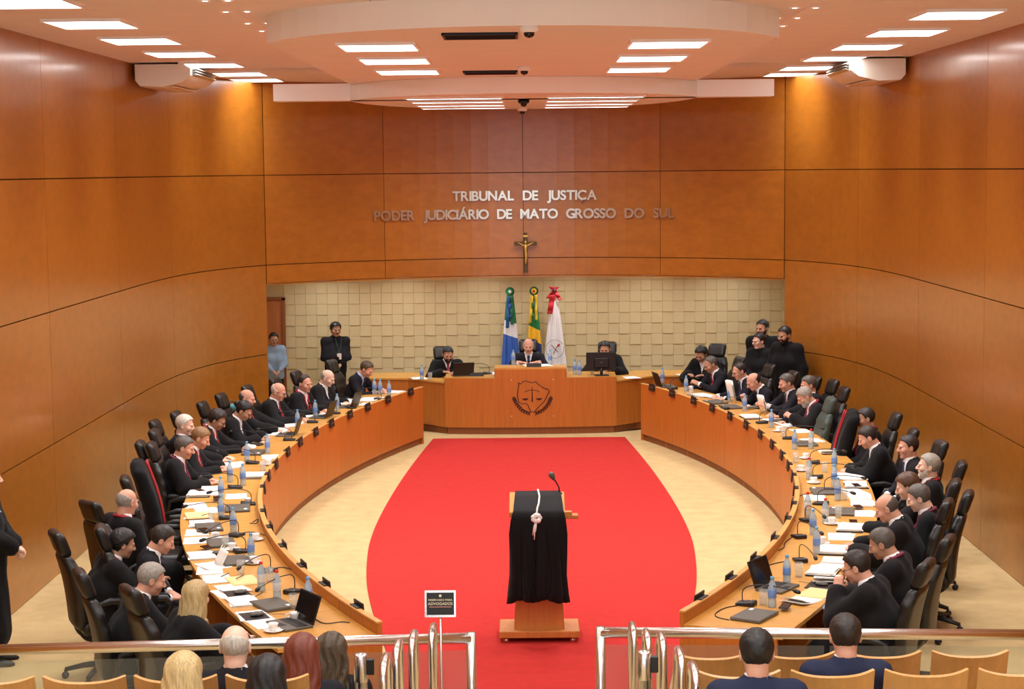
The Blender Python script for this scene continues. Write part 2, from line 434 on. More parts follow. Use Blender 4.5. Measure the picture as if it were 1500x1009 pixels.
# ---- ceiling
b = B(); b.box((0, 15.4, Z1+.06), (10.4, 27.5, .06)); ceiling = struct(b.build('ceiling', mat('joint_grey', (160, 130, 108), .9)))
TX, TY = 1.22, 1.04
tile_me = B().cbox((0, 0, .01), (TX-.006, TY-.006, .02), .004).mesh('ceiling_tile'); tile_me.materials.append(M_CEIL)
for j in range(25):
    for i in range(8):
        x = (i-3.5)*TX; y = 3.1+j*TY
        if abs(x) < 1.5 and 16.4 < y < 24: continue
        o = bpy.data.objects.new('ceiling_tile', tile_me); link(o, ceiling); o.location = (x, y, Z1)
# level 2: bow-fronted dropped ceiling
def arc(x0, x1, ye, yc, n=25):
    hw = (x1-x0)/2; sg = ye-yc; R = (hw*hw+sg*sg)/(2*sg); return [(x, yc+R-math.sqrt(R*R-(x-(x0+x1)/2)**2)) for x in np.linspace(x0, x1, n)]
fr = arc(-2.23, 2.23, 15.75, 14.12)
b = B(); b.prism(fr+[(2.23, 24.0), (-2.23, 24.0)], Z2, Z1+.02); soff = struct(b.build('ceiling', M_CEIL))
fs = [(-2.245, 24.0)]+[(x*1.007, y-.012) for x, y in fr]+[(2.245, 24.0)]
b = B(); b.slab(np.array([[(x, y, z) for x, y in fs] for z in (Z2-.002, Z1)]), .012); b.build('fascia', M_WHITE, soff)
# level 3: beam and oval canopy close to the curved wall
b = B(); b.box((0, 23.62, (Z3+Z2+.02)/2), (6.56, .34, Z2+.02-Z3)); beam = struct(b.build('trim_2', M_WHITE))
fr3 = arc(-2.28, 2.28, 23.5, 21.73); bk = [(2.28*math.cos(a), 23.5+3.9*math.sin(a)) for a in np.linspace(0, PI, 40)[1:-1]]
b = B(); b.prism(fr3+bk, Z3, Z2-.004); can = struct(b.build('ceiling', M_CEIL))
ring = fr3+bk; ring = [(x*1.004, 24.6+(y-24.6)*1.006) for x, y in ring]; ring.append(ring[0])
b = B(); b.slab(np.array([[(x, y, z) for x, y in ring] for z in (Z3-.002, Z2-.003)]), .01); b.build('fascia', M_WHITE, can)

# ---- lamps
def area(parent, sx, sy, watt, z=-.03, spread=140):
    l = bpy.data.lights.new('lamp_light', 'AREA'); l.shape = 'RECTANGLE'; l.size = sx; l.size_y = sy; l.energy = watt; l.color = LAMP_COL; l.spread = math.radians(spread)
    o = bpy.data.objects.new('lamp_light', l); link(o, parent); o.location = (0, 0, z); return o
def lamp_meshes(sx, sy):
    fr = B()
    for s in (-1, 1):
        fr.box((s*(sx/2+.012), 0, 0), (.024, sy+.048, .03)); fr.box((0, s*(sy/2+.012), 0), (sx, .024, .03))
    di = B(); di.box((0, 0, 0), (sx, sy, .012))
    return fr.mesh('frame'), di.mesh('diffuser')
FM, DM = lamp_meshes(.66, .80); FM3, DM3 = lamp_meshes(1.2, .16); FM4, DM4 = lamp_meshes(.25, .25)
def lamp(loc, label, group, fm, dm, sx, sy, watt, spread=140):
    t = thing('ceiling_lamp', label, 'lamp', loc, 0, group)
    obj('frame', fm, M_WHITE, t); obj('diffuser', dm, M_LIGHT, t); area(t, sx, sy, watt, spread=spread); return t
ORD = ['first', 'second', 'third', 'fourth', 'fifth', 'sixth', 'seventh', 'eighth', 'ninth', 'tenth', 'eleventh', 'twelfth']
for sx, side in ((-1, "the blonde woman's"), (1, "the grey-bearded man's")):
    for k in range(-5, 6):
        lamp((sx*3.88, 16.16+k*2.08-(.45 if k == 5 else 0), Z1-.012), ORD[5-k]+' square lamp from the curved wall in the row above '+side+' bench', 'side row lamps', FM, DM, .66, .80, LAMP_W*.42, 84)
    for k in range(3):
        lamp((sx*1.3, 16.2+k*2.03, Z2-.012), ORD[2-k]+' square lamp from the oval canopy in the dropped ceiling on '+side+' side', 'lamps in the dropped ceiling', FM, DM, .66, .80, LAMP_W*1.35)
    for k, y in enumerate((5.5, 8.3, 11.1)):
        lamp((sx*1.3, y, Z1-.012), ORD[2-k]+' square lamp from the dropped ceiling above the public rows on '+side+' side', 'lamps above the public rows', FM, DM, .66, .80, LAMP_W)
    for k, y in enumerate((22.75, 23.95, 25.2, 26.3)):
        lamp((sx*.9+.02, y, Z3-.012), ORD[3-k]+' strip lamp from the curved wall under the oval canopy on '+side+' side', 'strip lamps under the oval canopy', FM3, DM3, 1.2, .16, LAMP_W*.55)
# added fill lamps, unseen above the header, to brighten the cream tile wall
for k, x in enumerate((-3.3, -2.0, -.7, .7, 2.0, 3.3)):
    lamp((x, 28.85, 2.64), ORD[k]+' added fill lamp from the door, unseen in the recess roof', 'added recess fill lamps', FM4, DM4, .25, .25, 7)
# small twin spots beside the dropped ceiling
sp_ring = B().lathe([(.030, 0), (.045, -.004), (.052, .004), (.03, .012)], n=14).mesh('rim'); sp_bulb = B().lathe([(.001, -.006), (.02, -.004), (.026, .004), (.001, .01)], n=12).mesh('bulb')
M_SPOT = mat('spot_bulb', (255, 248, 230), .4, emit=(1, .95, .82), estr=5)
for (x, y) in [(255, 1), (290, 17), (325, 34), (350, 45), (376, 58), (391, 68), (409, 77), (430, 85), (478, 108), (490, 113), (1250, 10), (1217, 25), (1188, 37), (1160, 52), (1143, 60), (1122, 72), (1057, 102), (1043, 108), (1030, 113)]:
    p = at(x, y, Z=Z1); p[0] = math.copysign(2.42, p[0])
    t = thing('twin_spotlight', 'tiny twin spotlight in the flat ceiling beside the dropped ceiling', 'spotlight', (p[0], p[1], Z1-.004), 0, 'twin spots along the dropped ceiling')
    for dx in (-.09, .09):
        o = obj('rim', sp_ring, M_WHITE, t); o.location.x = dx; o = obj('bulb', sp_bulb, M_SPOT, t); o.location.x = dx
# vents, domes
def vent(x0, x1, yp, lab):
    a = at(x0, yp, Z=Z2); c = at(x1, yp, Z=Z2)
    t = thing('air_vent', lab, 'vent', ((a[0]+c[0])/2, (a[1]+c[1])/2, Z2), 0); w_ = c[0]-a[0]
    B().box((0, 0, -.004), (w_, .52, .008)).build('backing', M_BLACK, t)
    fr = B()
    for s in (-1, 1): fr.box((s*w_/2, 0, -.012), (.02, .54, .02)); fr.box((0, s*.26, -.012), (w_, .02, .02))
    fr.build('frame', M_DKMETAL, t)
    sl = B().box((0, 0, 0), (w_-.02, .008, .022), M=RX(.6)).mesh('slat')
    for k in range(9): o = obj('slat', sl, M_DKMETAL, t); o.location = (0, -.2+k*.05, -.014)
vent(650, 757, 51, 'black slotted air vent near the bowed front of the dropped ceiling')
vent(680, 757, 105, 'black slotted air vent near the oval canopy')
def dome(px, py, z, lab, dark=False):
    p = at(px, py, Z=z); t = thing('ceiling_camera', lab, 'camera', (p[0], p[1], z), 0)
    B().lathe([(.075, 0), (.078, -.03), (.06, -.05), (.001, -.052)], n=18).build('housing', M_BLACK if dark else M_WHITE, t, True)
    B().lathe([(.045, -.045), (.04, -.075), (.02, -.092), (.001, -.095)], n=16).build('lens', M_SCREEN, t, True)
dome(775, 38, Z2, 'white dome camera by the bowed front of the dropped ceiling')
dome(768, 97, Z2, 'white dome camera just before the oval canopy')
dome(767, 146, Z3, 'black ceiling camera between the strip lamps', True)
dome(765, 158, Z3, 'white dome camera at the back rim of the oval canopy')
# ceiling-hung air conditioners along the side walls
def aircon(sx, y0, lab):
    t = thing('air_conditioner', lab, 'air conditioner', (sx*4.78, y0, Z1), 0)
    L = 1.65; pr_ = [(0, -.02), (.62, -.02), (.70, -.07), (.70, -.16), (.60, -.24), (.35, -.30), (.06, -.29), (0, -.22)]
    V = []; F = []
    n = len(pr_)
    for y in (0, .03, L-.03, L):
        k = .97 if y in (0, L) else 1
        V += [(-sx*(.35+(u-.35)*k), y, -.15+(z+.15)*k) for u, z in pr_]
    F = [tuple(range(n)), tuple(range(3*n, 4*n))[::-1]]+[(i*n+k, i*n+(k+1) % n, (i+1)*n+(k+1) % n, (i+1)*n+k) for i in range(3) for k in range(n)]
    me = B().add(V, F).mesh('body'); smooth_by_angle(me, 35); obj('body', me, mat('aircon_white', (240, 236, 226), .35), t)
    B().box((-sx*.702, L/2, -.118), (.012, L-.16, .085)).build('air_outlet', M_BLACK, t)
    lv = B().box((0, 0, 0), (.05, L-.2, .008), M=RY(sx*.5)).mesh('louver')
    for k in range(3): o = obj('louver', lv, M_BRUSH, t); o.location = (-sx*.715, L/2, -.085-k*.033)
    B().box((-sx*.3, L/2, -.292), (.36, L-.3, .012), M=None).build('intake_grille', mat('aircon_grille', (226, 206, 176), .4), t)
    B().box((-sx*.3, .4, -.01), (.05, .05, .03)).box((-sx*.3, 1.25, -.01), (.05, .05, .03)).build('hanger', M_DKMETAL, t)
aircon(-1, 22.0, 'white ceiling-hung air conditioner above the bench where the blonde woman sits')
aircon(1, 22.4, 'white ceiling-hung air conditioner above the bench where the grey-bearded man sits')

# ---- lettering on the curved wall: every letter a piece of its line
def letters(text, x0, x1, ypix, size, lab):
    fc = bpy.data.curves.new('letters', 'FONT'); fc.size = size; fc.extrude = .018; fc.offset = size*.028
    to = bpy.data.objects.new('letters', fc); COL.objects.link(to)
    def shape(s):
        fc.body = s; bpy.context.view_layer.update(); dg = bpy.context.evaluated_depsgraph_get()
        me = bpy.data.meshes.new_from_object(to.evaluated_get(dg)); return me
    adv = []
    for ch in text:
        if ch == ' ': adv.append((None, size*.62)); continue
        me = shape(ch); xs = [v.co.x for v in me.vertices]; mn, mx = min(xs), max(xs)
        for v in me.vertices: v.co.x -= (mn+mx)/2
        adv.append((me, mx-mn))
    bpy.data.objects.remove(to, do_unlink=True)
    tot = sum(a for _, a in adv); gap = (x1-x0-tot)/(len(text)-1)
    z = at((657+880)/2, ypix, Y=28.1)[2]
    t = thing('wall_lettering', lab, 'sign', ((x0+x1)/2, header_y((x0+x1)/2)-.03, z), 0)
    x = x0
    for ch, (me, a) in zip(text, adv):
        if me:
            xc = x+a/2; yy = header_y(xc); me.materials.clear()
            o = obj('letter', me, M_LETTER, t); o['label'] = 'steel letter '+ch
            sl = math.atan2(header_y(xc+.05)-header_y(xc-.05), .1)
            o.matrix_local = Matrix.Translation((xc-t.location.x, yy-.045-t.location.y, 0)) @ Matrix.Rotation(sl, 4, 'Z') @ Matrix.Rotation(PI/2, 4, 'X')
        x += a+gap
M_LETTER = mat('letter_steel', (208, 200, 188), .24, 1.0)
xl = lambda p: at(p, 300, Y=28.0)[0]
letters('TRIBUNAL DE JUSTIÇA', xl(662), xl(875), 293, .21, 'upper line of brushed steel letters reading TRIBUNAL DE JUSTIÇA')
letters('PODER JUDICIÁRIO DE MATO GROSSO DO SUL', xl(549), xl(986), 320, .21, 'lower line of steel letters reading PODER JUDICIÁRIO DE MATO GROSSO DO SUL')

# ---- crucifix on the curved wall
p = at(770, 372, Y=28.15); s_ = 2600/28.15
t = thing('crucifix', 'dark wooden crucifix with a pale bronze figure below the wall lettering', 'crucifix', (p[0], 28.15, p[2]), 0)
M_CROSS = wood('cross_wood', (84, 66, 30), dark=.7, rough=.4)
B().cbox((0, 0, .02), (.058, .035, .63), .006).build('upright', M_CROSS, t)
B().cbox((0, -.002, .165), (.36, .034, .06), .006).build('crossbar', M_CROSS, t)
M_BRONZE = mat('pale_bronze', (214, 182, 96), .35, .6)
fg = B()
fg.tube([(0, -.035, .16), (0, -.042, .11), (0, -.04, .05), (.004, -.04, .01), (.006, -.045, -.06), (0, -.036, -.13), (0, -.032, -.16)], [.018, .027, .022, .024, .02, .015, .01], 10)
fg.tube([(0, -.04, .125), (-.06, -.035, .15), (-.125, -.03, .185)], [.014, .011, .008], 8); fg.tube([(0, -.04, .125), (.06, -.035, .15), (.125, -.03, .185)], [.014, .011, .008], 8)
fg.lathe([(.001, -.025), (.017, -.015), (.021, 0), (.016, .017), (.001, .025)], (0, -.05, .19), 10)
fg.build('figure', M_BRONZE, t, True)
B().box((0, -.02, .285), (.07, .008, .03)).build('plaque', M_BRONZE, t)

# ================================================================ CURVED BENCHES
PZ, TZ = .87, .77      # top of the bench front, level of the desk top
PLQ_L = [(603, 572), (570, 583), (541, 594), (514, 605), (487, 617.5), (463, 630), (441, 645), (421, 659), (403, 677), (390, 694), (385, 712), (386, 748), (397, 771), (413, 799), (441, 828), (475, 855), (523.5, 888)]
PLQ_R = [(951, 566), (984, 574), (1014, 585), (1042, 595), (1068.5, 607), (1092, 620), (1113, 634), (1131, 648), (1146, 664), (1157, 679), (1164, 695), (1165.5, 714), (1161, 736), (1151, 758), (1135, 787), (1106.5, 817), (1074.5, 846), (1029, 876)]
CL = [(620, 566), (578, 579), (548, 590), (519, 602), (492, 614), (467, 626), (446, 641), (426, 654), (407, 673), (392, 690), (386, 707), (384.5, 726), (387, 748.6), (399, 773.6), (412, 798), (441, 828), (475, 855), (523.5, 888), (560, 910)]
CR = [(938, 561), (984, 573), (1014, 584), (1042, 594), (1068.5, 606), (1092, 619), (1113, 633), (1131, 647), (1146, 663), (1157, 678), (1164, 695), (1165.6, 714), (1162, 736), (1152, 757.6), (1138, 782.6), (1106.5, 817), (1074.5, 845), (1028, 876), (992.6, 894)]
CURVE = {}
for sd, C_ in ((-1, CL), (1, CR)):
    P = np.array([at(x, y, Z=PZ)[:2] for x, y in C_])
    k = np.polyfit(P[:, 1], P[:, 0], 5); ys = np.linspace(P[0, 1], P[-1, 1], 400)
    Q = np.stack([np.polyval(k, ys), ys], 1); d = np.r_[0, np.cumsum(np.linalg.norm(np.diff(Q, axis=0), axis=1))]
    s = np.linspace(0, d[-1], 400); Q = np.stack([np.interp(s, d, Q[:, j]) for j in range(2)], 1)
    T = np.gradient(Q, axis=0); T /= np.linalg.norm(T, axis=1, keepdims=True)
    N = np.stack([T[:, 1], -T[:, 0]], 1)
    if N[200, 0]*sd < 0: N = -N
    CURVE[sd] = (Q, N, d[-1], s)
def cpt(sd, s, u=0):
    Q, N, L, S = CURVE[sd]
    q = np.array([np.interp(s, S, Q[:, j]) for j in range(2)]); n = np.array([np.interp(s, S, N[:, j]) for j in range(2)]); n /= np.linalg.norm(n)
    return q+n*u, n
def cnear(p):
    """nearest bench: side, arc length, distance outward from the bench front, outward normal"""
    best = None
    for sd in (-1, 1):
        Q, N, L, S = CURVE[sd]; d = np.linalg.norm(Q-np.array(p[:2]), axis=1); i = int(d.argmin())
        if best is None or d[i] < best[0]: best = (d[i], sd, S[i], float((np.array(p[:2])-Q[i])@N[i]), N[i])
    return best[1:]
def sweep(b, sd, s0, s1, prof, n=5):
    m = len(prof); V = []
    for s in np.linspace(s0, s1, n):
        for u, z in prof:
            p, _ = cpt(sd, s, u); V.append((p[0], p[1], z))
    F = [(i*m+k, i*m+(k+1) % m, (i+1)*m+(k+1) % m, (i+1)*m+k) for i in range(n-1) for k in range(m)]
    F += [tuple(range(m))[::-1], tuple((n-1)*m+k for k in range(m))]
    return b.add(V, F)
DEPTH = .79
NMOD = 17
for sd in (-1, 1):
    L = CURVE[sd][2]; p0, _ = cpt(sd, L/2)
    t = thing('curved_bench', 'long curved wooden bench desk seating ' + ('the blonde woman and the bald man turning away' if sd < 0 else 'the grey-bearded man and the man resting his chin'), 'desk', (0, 0, 0), 0, 'curved benches')
    for k in range(NMOD):
        s0, s1 = L*k/NMOD+.002, L*(k+1)/NMOD-.002
        b = B(); sweep(b, sd, s0, s1, [(0, .10), (.03, .10), (.03, PZ-.012), (0, PZ-.012)]); b.build('front_panel', M_BENCH, t)
        b = B(); sweep(b, sd, s0, s1, [(-.004, PZ-.012), (.042, PZ-.012), (.042, PZ), (-.004, PZ)]); b.build('edge_strip', M_EDGE, t)
        b = B(); sweep(b, sd, s0, s1, [(.032, TZ-.03), (DEPTH, TZ-.03), (DEPTH, TZ), (.032, TZ)]); b.build('desk_top', M_TOP, t)
        b = B(); sweep(b, sd, s0, s1, [(.30, .12), (.32, .12), (.32, TZ-.03), (.30, TZ-.03)], 4); b.build('back_panel', M_BENCH, t)
        b = B(); sweep(b, sd, L*k/NMOD-.012 if k else .004, L*k/NMOD+.012 if k else .028, [(.032, .0), (DEPTH-.1, .0), (DEPTH-.1, TZ-.031), (.032, TZ-.031)], 2); b.build('divider', M_BENCH, t)
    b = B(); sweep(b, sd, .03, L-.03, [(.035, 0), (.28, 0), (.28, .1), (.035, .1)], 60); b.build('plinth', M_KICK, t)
    for s_e in (0, L):
        b = B(); q0 = s_e-.012 if s_e else 0; sweep(b, sd, max(0, min(L, s_e))-(.03 if s_e else 0), max(0, min(L, s_e))+(0 if s_e else .03), [(0.0, .0), (DEPTH-.04, .0), (DEPTH-.04, TZ-.03), (0.03, TZ-.03), (.0, PZ-.012)], 2); b.build('end_panel', M_BENCH, t)
    # low shelf under the near end
    b = B(); sweep(b, sd, L-1.4, L-.06, [(.34, .40), (DEPTH-.16, .40), (DEPTH-.16, .425), (.34, .425)]); b.build('shelf', M_TOP, t)

# ================================================================ PRESIDENT'S DESK
CX = .07
t = thing('presiding_desk', 'wide wooden presiding desk with a round dark emblem on its front', 'desk', (CX, 27.5, 0), 0)
def yb(x): return -.10*(1-(x/1.33)**2)           # slight bow of the front
xs = np.linspace(-1.33, 1.33, 23)
def front(b, x0, x1, z0, z1, th=.03, off=0, n=13):
    b.slab(np.array([[(x, yb(x)+off, z) for x in np.linspace(x0, x1, n)] for z in (z0, z1)]), -th)
b = B(); front(b, -1.33, 1.33, .11, .88, n=25); b.build('front_panel', M_BENCH, t)
b = B(); front(b, -.55, .55, .88, 1.02); b.build('raised_front', M_BENCH, t)
b = B(); b.prism([(x, yb(x)-.012) for x in np.linspace(-.56, .56, 13)]+[(.56, .32), (-.56, .32)], 1.02, 1.045); b.build('raised_top', M_TOP, t)
for sx in (-1, 1):
    b = B(); b.box((sx*.55, .13, .95), (.025, .38, .14)); b.build('cheek', M_BENCH, t)
b = B(); b.prism([(x, yb(x)-.004) for x in np.linspace(-1.34, 1.34, 23)]+[(1.34, .72), (-1.34, .72)], .855, .885); b.build('desk_top', M_TOP, t)
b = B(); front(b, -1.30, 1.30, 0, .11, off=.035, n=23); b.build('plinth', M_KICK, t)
for sx in (-1, 1):
    # wing folded back at the side
    a0 = np.array((sx*1.335, -.0)); a1 = np.array((sx*1.95, .58)); a2 = np.array((sx*2.75, .64))
    b = B(); b.prism([tuple(a0), tuple(a1), tuple(a1+(0, .03)), tuple(a0+(0, .03))], .11, .795); b.build('wing_panel', M_BENCH, t)
    b = B(); b.prism([tuple(a1), tuple(a2), tuple(a2+(0, .03)), tuple(a1+(0, .03))], .11, .795); b.build('wing_panel', M_BENCH, t)
    b = B(); b.prism([(sx*1.345, -.01), tuple(a1+(0, -.02)), tuple(a2+(sx*.02, -.02)), (sx*2.77, 1.35), (sx*1.7, 1.35), (sx*1.345, .72)], .795, .82); b.build('wing_top', M_TOP, t)
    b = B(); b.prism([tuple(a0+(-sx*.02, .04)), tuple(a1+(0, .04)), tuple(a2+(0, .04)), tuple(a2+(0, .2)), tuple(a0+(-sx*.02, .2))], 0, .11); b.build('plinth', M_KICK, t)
# emblem plate
e = at(780, 583, Y=27.36)
t = thing('court_emblem', 'dark map and scales emblem with laurel branches on the presiding desk', 'emblem', (e[0], 27.385, e[2]), 0)
u = 1/94.8        # metres per photo pixel at the desk
B().cbox((0, .0, 0), (66*u, .008, 58*u), .003).build('clear_plate', clear('acrylic_plate', (240, 235, 228), .93, .1), t)
for sx in (-1, 1):
    for sz in (-1, 1):
        B().lathe([(.012, 0), (.012, .03), (.001, .03)], n=10, M=RX(PI/2), T=(sx*31*u, .02, sz*27*u)).build('standoff', M_BRUSH, t)
M_EMB = mat('emblem_dark_bronze', (70, 34, 20), .5, .3)
k = 90/1135*u     # zoom pixels of the emblem
ep = lambda X, Y: ((X-560)*k, -.012, (500-Y)*k)
outl = [(300, 215), (310, 250), (295, 330), (280, 420), (285, 490), (310, 590), (380, 605), (440, 600), (480, 640), (500, 700), (540, 760), (590, 760), (640, 700), (700, 640), (780, 560), (820, 480), (850, 430), (875, 380), (850, 335), (780, 320), (720, 280), (660, 235), (620, 195), (590, 205), (530, 215), (480, 190), (430, 180), (380, 195), (350, 235), (300, 215)]
B().tube([ep(*q) for q in outl], .0075, 6).build('map_outline', M_EMB, t)
b = B(); b.tube([ep(555, 290), ep(555, 570)], [.006, .012], 8); b.tube([ep(415, 385), ep(480, 355), ep(555, 350), ep(630, 355), ep(695, 385)], .006, 6)
for sx in (-1, 1):
    X = 555+sx*128; b.tube([ep(555+sx*138, 385), ep(X-52, 505)], .002, 4); b.tube([ep(555+sx*138, 385), ep(X+52, 505)], .002, 4)
    b.prism([((X-560+dx)*k, (500-Y)*k) for dx, Y in ((-62, 505), (62, 505), (35, 535), (0, 545), (-35, 535))], 0, .012, M=RX(PI/2), T=(0, -.006, 0))
b.build('scales', M_EMB, t)
leaf = B().add([(0, 0, -.5), (.22, -.12, -.05), (0, -.2, 0), (-.22, -.12, -.05), (0, 0, .5), (.2, -.1, .2), (-.2, -.1, .2), (0, .05, 0)], [(0, 1, 2), (0, 2, 3), (1, 5, 2), (5, 4, 2), (4, 6, 2), (6, 3, 2), (0, 7, 1), (1, 7, 5), (5, 7, 4), (4, 7, 6), (6, 7, 3), (3, 7, 0)]).mesh('laurel_leaf')
for sx in (-1, 1):
    pts = [(560+sx*60, 785), (560+sx*130, 765), (560+sx*195, 725), (560+sx*250, 670), (560+sx*295, 610), (560+sx*325, 545), (560+sx*345, 500)]
    B().tube([ep(*q) for q in pts], .006, 6).build('laurel_stem', M_EMB, t)
    for i in range(10):
        q = i/9*(len(pts)-1); i0 = min(int(q), len(pts)-2); fr = q-i0
        X = pts[i0][0]*(1-fr)+pts[i0+1][0]*fr; Y = pts[i0][1]*(1-fr)+pts[i0+1][1]*fr
        ang = math.atan2(pts[i0+1][1]-pts[i0][1], pts[i0+1][0]-pts[i0][0])
        for s2 in (-1, 1):
            o = obj('laurel_leaf', leaf, M_EMB, t); o.location = ep(X, Y); o.location.y -= .004
            o.rotation_euler = (0, ang+PI/2+s2*.55, 0); o.scale = (.05, .03, .062)
            nn = (math.sin(ang)*s2*.016, 0, math.cos(ang)*s2*.016); o.location.x += nn[0]; o.location.z += nn[2]

# ================================================================ NAME PLATES along the bench fronts
np_me = B().cbox((0, -.016, -.018), (.19, .014, .11), .003, M=RX(-.10)).box((0, .006, .004), (.15, .05, .008)).mesh('plate'); np_me.materials.append(M_BLACK)
PLATES = []
for sd, lst in ((-1, PLQ_L), (1, PLQ_R)):
    for (x, y) in lst:
        p = at(x, y, Z=PZ); _, s, dd, n = cnear(p); q, n = cpt(sd, s, .0)
        PLATES.append((q, math.atan2(n[1], n[0])-PI/2))
np_txt = B().box((0, -.0235, -.018), (.12, .002, .014), M=RX(-.10)).mesh('name_print')

# ================================================================ LECTERN and gown
lx, ly = .095, 15.3
t = thing('lectern', 'wooden lectern on a wheeled base board under a black gown', 'lectern', (lx, ly, 0), 0)
B().cbox((0, 0, .085), (.70, .44, .06), .006).build('base_board', M_LECT, t)
for sx in (-1, 1):
    for sy in (-1, 1):
        B().lathe([(.001, -.026), (.018, -.02), (.026, 0), (.018, .02), (.001, .026)], n=12, M=RY(PI/2), T=(sx*.29, sy*.17, .028)).build('caster', M_BRUSH, t, True)
b = B(); V = []
for z, w_, d_ in ((.115, .44, .30), (1.10, .33, .26)): V += [(-w_/2, -d_/2, z), (w_/2, -d_/2, z), (w_/2, d_/2, z), (-w_/2, d_/2, z)]
b.add(V, [(3, 2, 1, 0), (4, 5, 6, 7), (0, 1, 5, 4), (1, 2, 6, 5), (2, 3, 7, 6), (3, 0, 4, 7)]); b.build('column', M_LECT, t)
B().cbox((0, 0, 0), (.485, .42, .045), .006, M=RX(.27), T=(-.01, .0, 1.19)).build('reading_board', M_TOP, t)
B().cbox((.0, 0, 0), (.54, .03, .05), .005, M=RX(.27), T=(.02, -.2, 1.145)).build('board_lip', M_TOP, t)
B().cbox((0, 0, 0), (.15, .12, .03), .005, T=(.27, -.15, 1.115)).build('side_tray', M_LECT, t)
mt = thing('gooseneck_microphone', 'gooseneck microphone rising behind the gowned lectern', 'microphone', (lx+.19, ly+.17, 1.24), 0)
B().lathe([(.03, 0), (.03, .02), (.012, .025), (.001, .026)], n=14).build('base', M_BLACK, mt, True)
B().tube([(0, 0, .02), (-.005, 0, .07), (-.03, -.01, .12), (-.05, -.02, .15)], .006, 8).build('gooseneck', M_DKMETAL, mt, True)
B().tube([(-.045, -.018, .14), (-.058, -.025, .165), (-.07, -.03, .19), (-.085, -.035, .205)], [.012, .022, .03, .014], 12).build('microphone_head', M_GREY, mt, True)
g = thing('black_gown', 'black gown draped over the lectern and hanging to its base', 'gown', (lx, ly, 0), 0)
rows_ = [(.22, 1.24, .20), (.24, 1.20, .20)][::-1]+[(.20, 1.265, .20), (.06, 1.235, .205), (-.10, 1.20, .212), (-.20, 1.172, .215), (-.245, 1.155, .222), (-.262, 1.10, .235), (-.27, .98, .245), (-.275, .80, .25), (-.285, .62, .252), (-.29, .48, .256), (-.292, .40, .26)]
def gown_sheet():
    G = []
    for ri, (y, z, hw_) in enumerate(rows_):
        k = max(0, min(1, (1.17-z)/.5)); row = []
        for c in range(49):
            q = c/48*2-1; fold = .018*k*math.sin(q*13+.6*math.sin(z*4))+.012*k*math.sin(q*29+2)
            side = .06*k*abs(q)**6
            row.append((q*hw_+.012*k*math.sin(z*9+q*5), y-fold+side-.004, z-(.03*abs(q)**4 if z < .5 else 0)+.012*math.sin(q*7)*(1 if z < .45 else 0)))
        G.append(row)
    return np.array(G)
me = B().slab(gown_sheet(), .012).mesh('cloth', True); obj('cloth', me, M_ROBE, g)
b = B(); b.tube([(-.05, -.285, 1.13), (-.052, -.30, .9), (-.048, -.312, .6), (-.05, -.315, .41)], .007, 6); b.build('front_seam', M_ROBE, g, True)
cw = mat('white_cord', (238, 234, 230), .8)
b = B(); b.tube([(0.0, .20, 1.285), (.012, .05, 1.255), (.005, -.1, 1.222), (-.01, -.19, 1.19), (-.015, -.26, 1.16)], .0085, 8); b.build('white_cord', cw, g, True)
b = B()
for i in range(7):
    a = i*.9; b.lathe([(.001, -.024), (.017, -.014), (.024, 0), (.017, .014), (.001, .024)], (-.018+.028*math.cos(a), -.275-.004*i % 2, 1.125+.024*math.sin(a)), 8)
for dx, l in ((-.03, .13), (-.018, .17), (-.006, .1)): b.tube([(-.02, -.285, 1.11), (-.02+dx*.6, -.30, 1.05), (-.02+dx, -.298, 1.11-l)], [.01, .008, .005], 6)
b.build('tassel_knot', cw, g, True)

# ================================================================ FLAGS behind the presiding desk
def flag(px, ytop, wtop, wbot, m_cloth, lab, lean=0, kind='rosette', cols=None):
    yf = 29.25; p = at(px, ytop, Y=yf)
    t = thing('flag', lab, 'flag', (p[0], yf, 0), 0, 'flags behind the presiding desk')
    zt = p[2]
    B().tube([(0, .05, 0), (lean, .05, zt+.02)], .014, 8).lathe([(.14, 0), (.14, .02), (.03, .05), (.001, .05)], (0, .05, 0), 16).build('pole', M_BRUSH, t, True)
    G = []
    zz = np.linspace(zt-.05, .72, 22)
    for i, z in enumerate(zz):
        q = i/21; w_ = wtop+(wbot-wtop)*q**.85; row = []
        for c in range(34):
            a = c/33*2-1; row.append((lean*(z/zt)+a*w_, -.03*math.cos(a*PI/2)-.02*q*math.sin(a*9+z*1.5)-.012*q*math.sin(a*19+1), z))
        G.append(row)
    me = B().slab(np.array(G), -.012).mesh('cloth', True); obj('cloth', me, m_cloth, t)
    return t, zt, lean
G1, BL, WH, YE, GR = (30, 120, 84), (60, 104, 190), (238, 238, 240), (246, 190, 40), (24, 126, 66)
t, zt, ln = flag(747, 425, .05, .17, zbands('flag_state_cloth', [(0, BL), (1.36, WH), (1.60, G1)], slant=.35), 'green white and blue flag hanging beside the presiding judge')
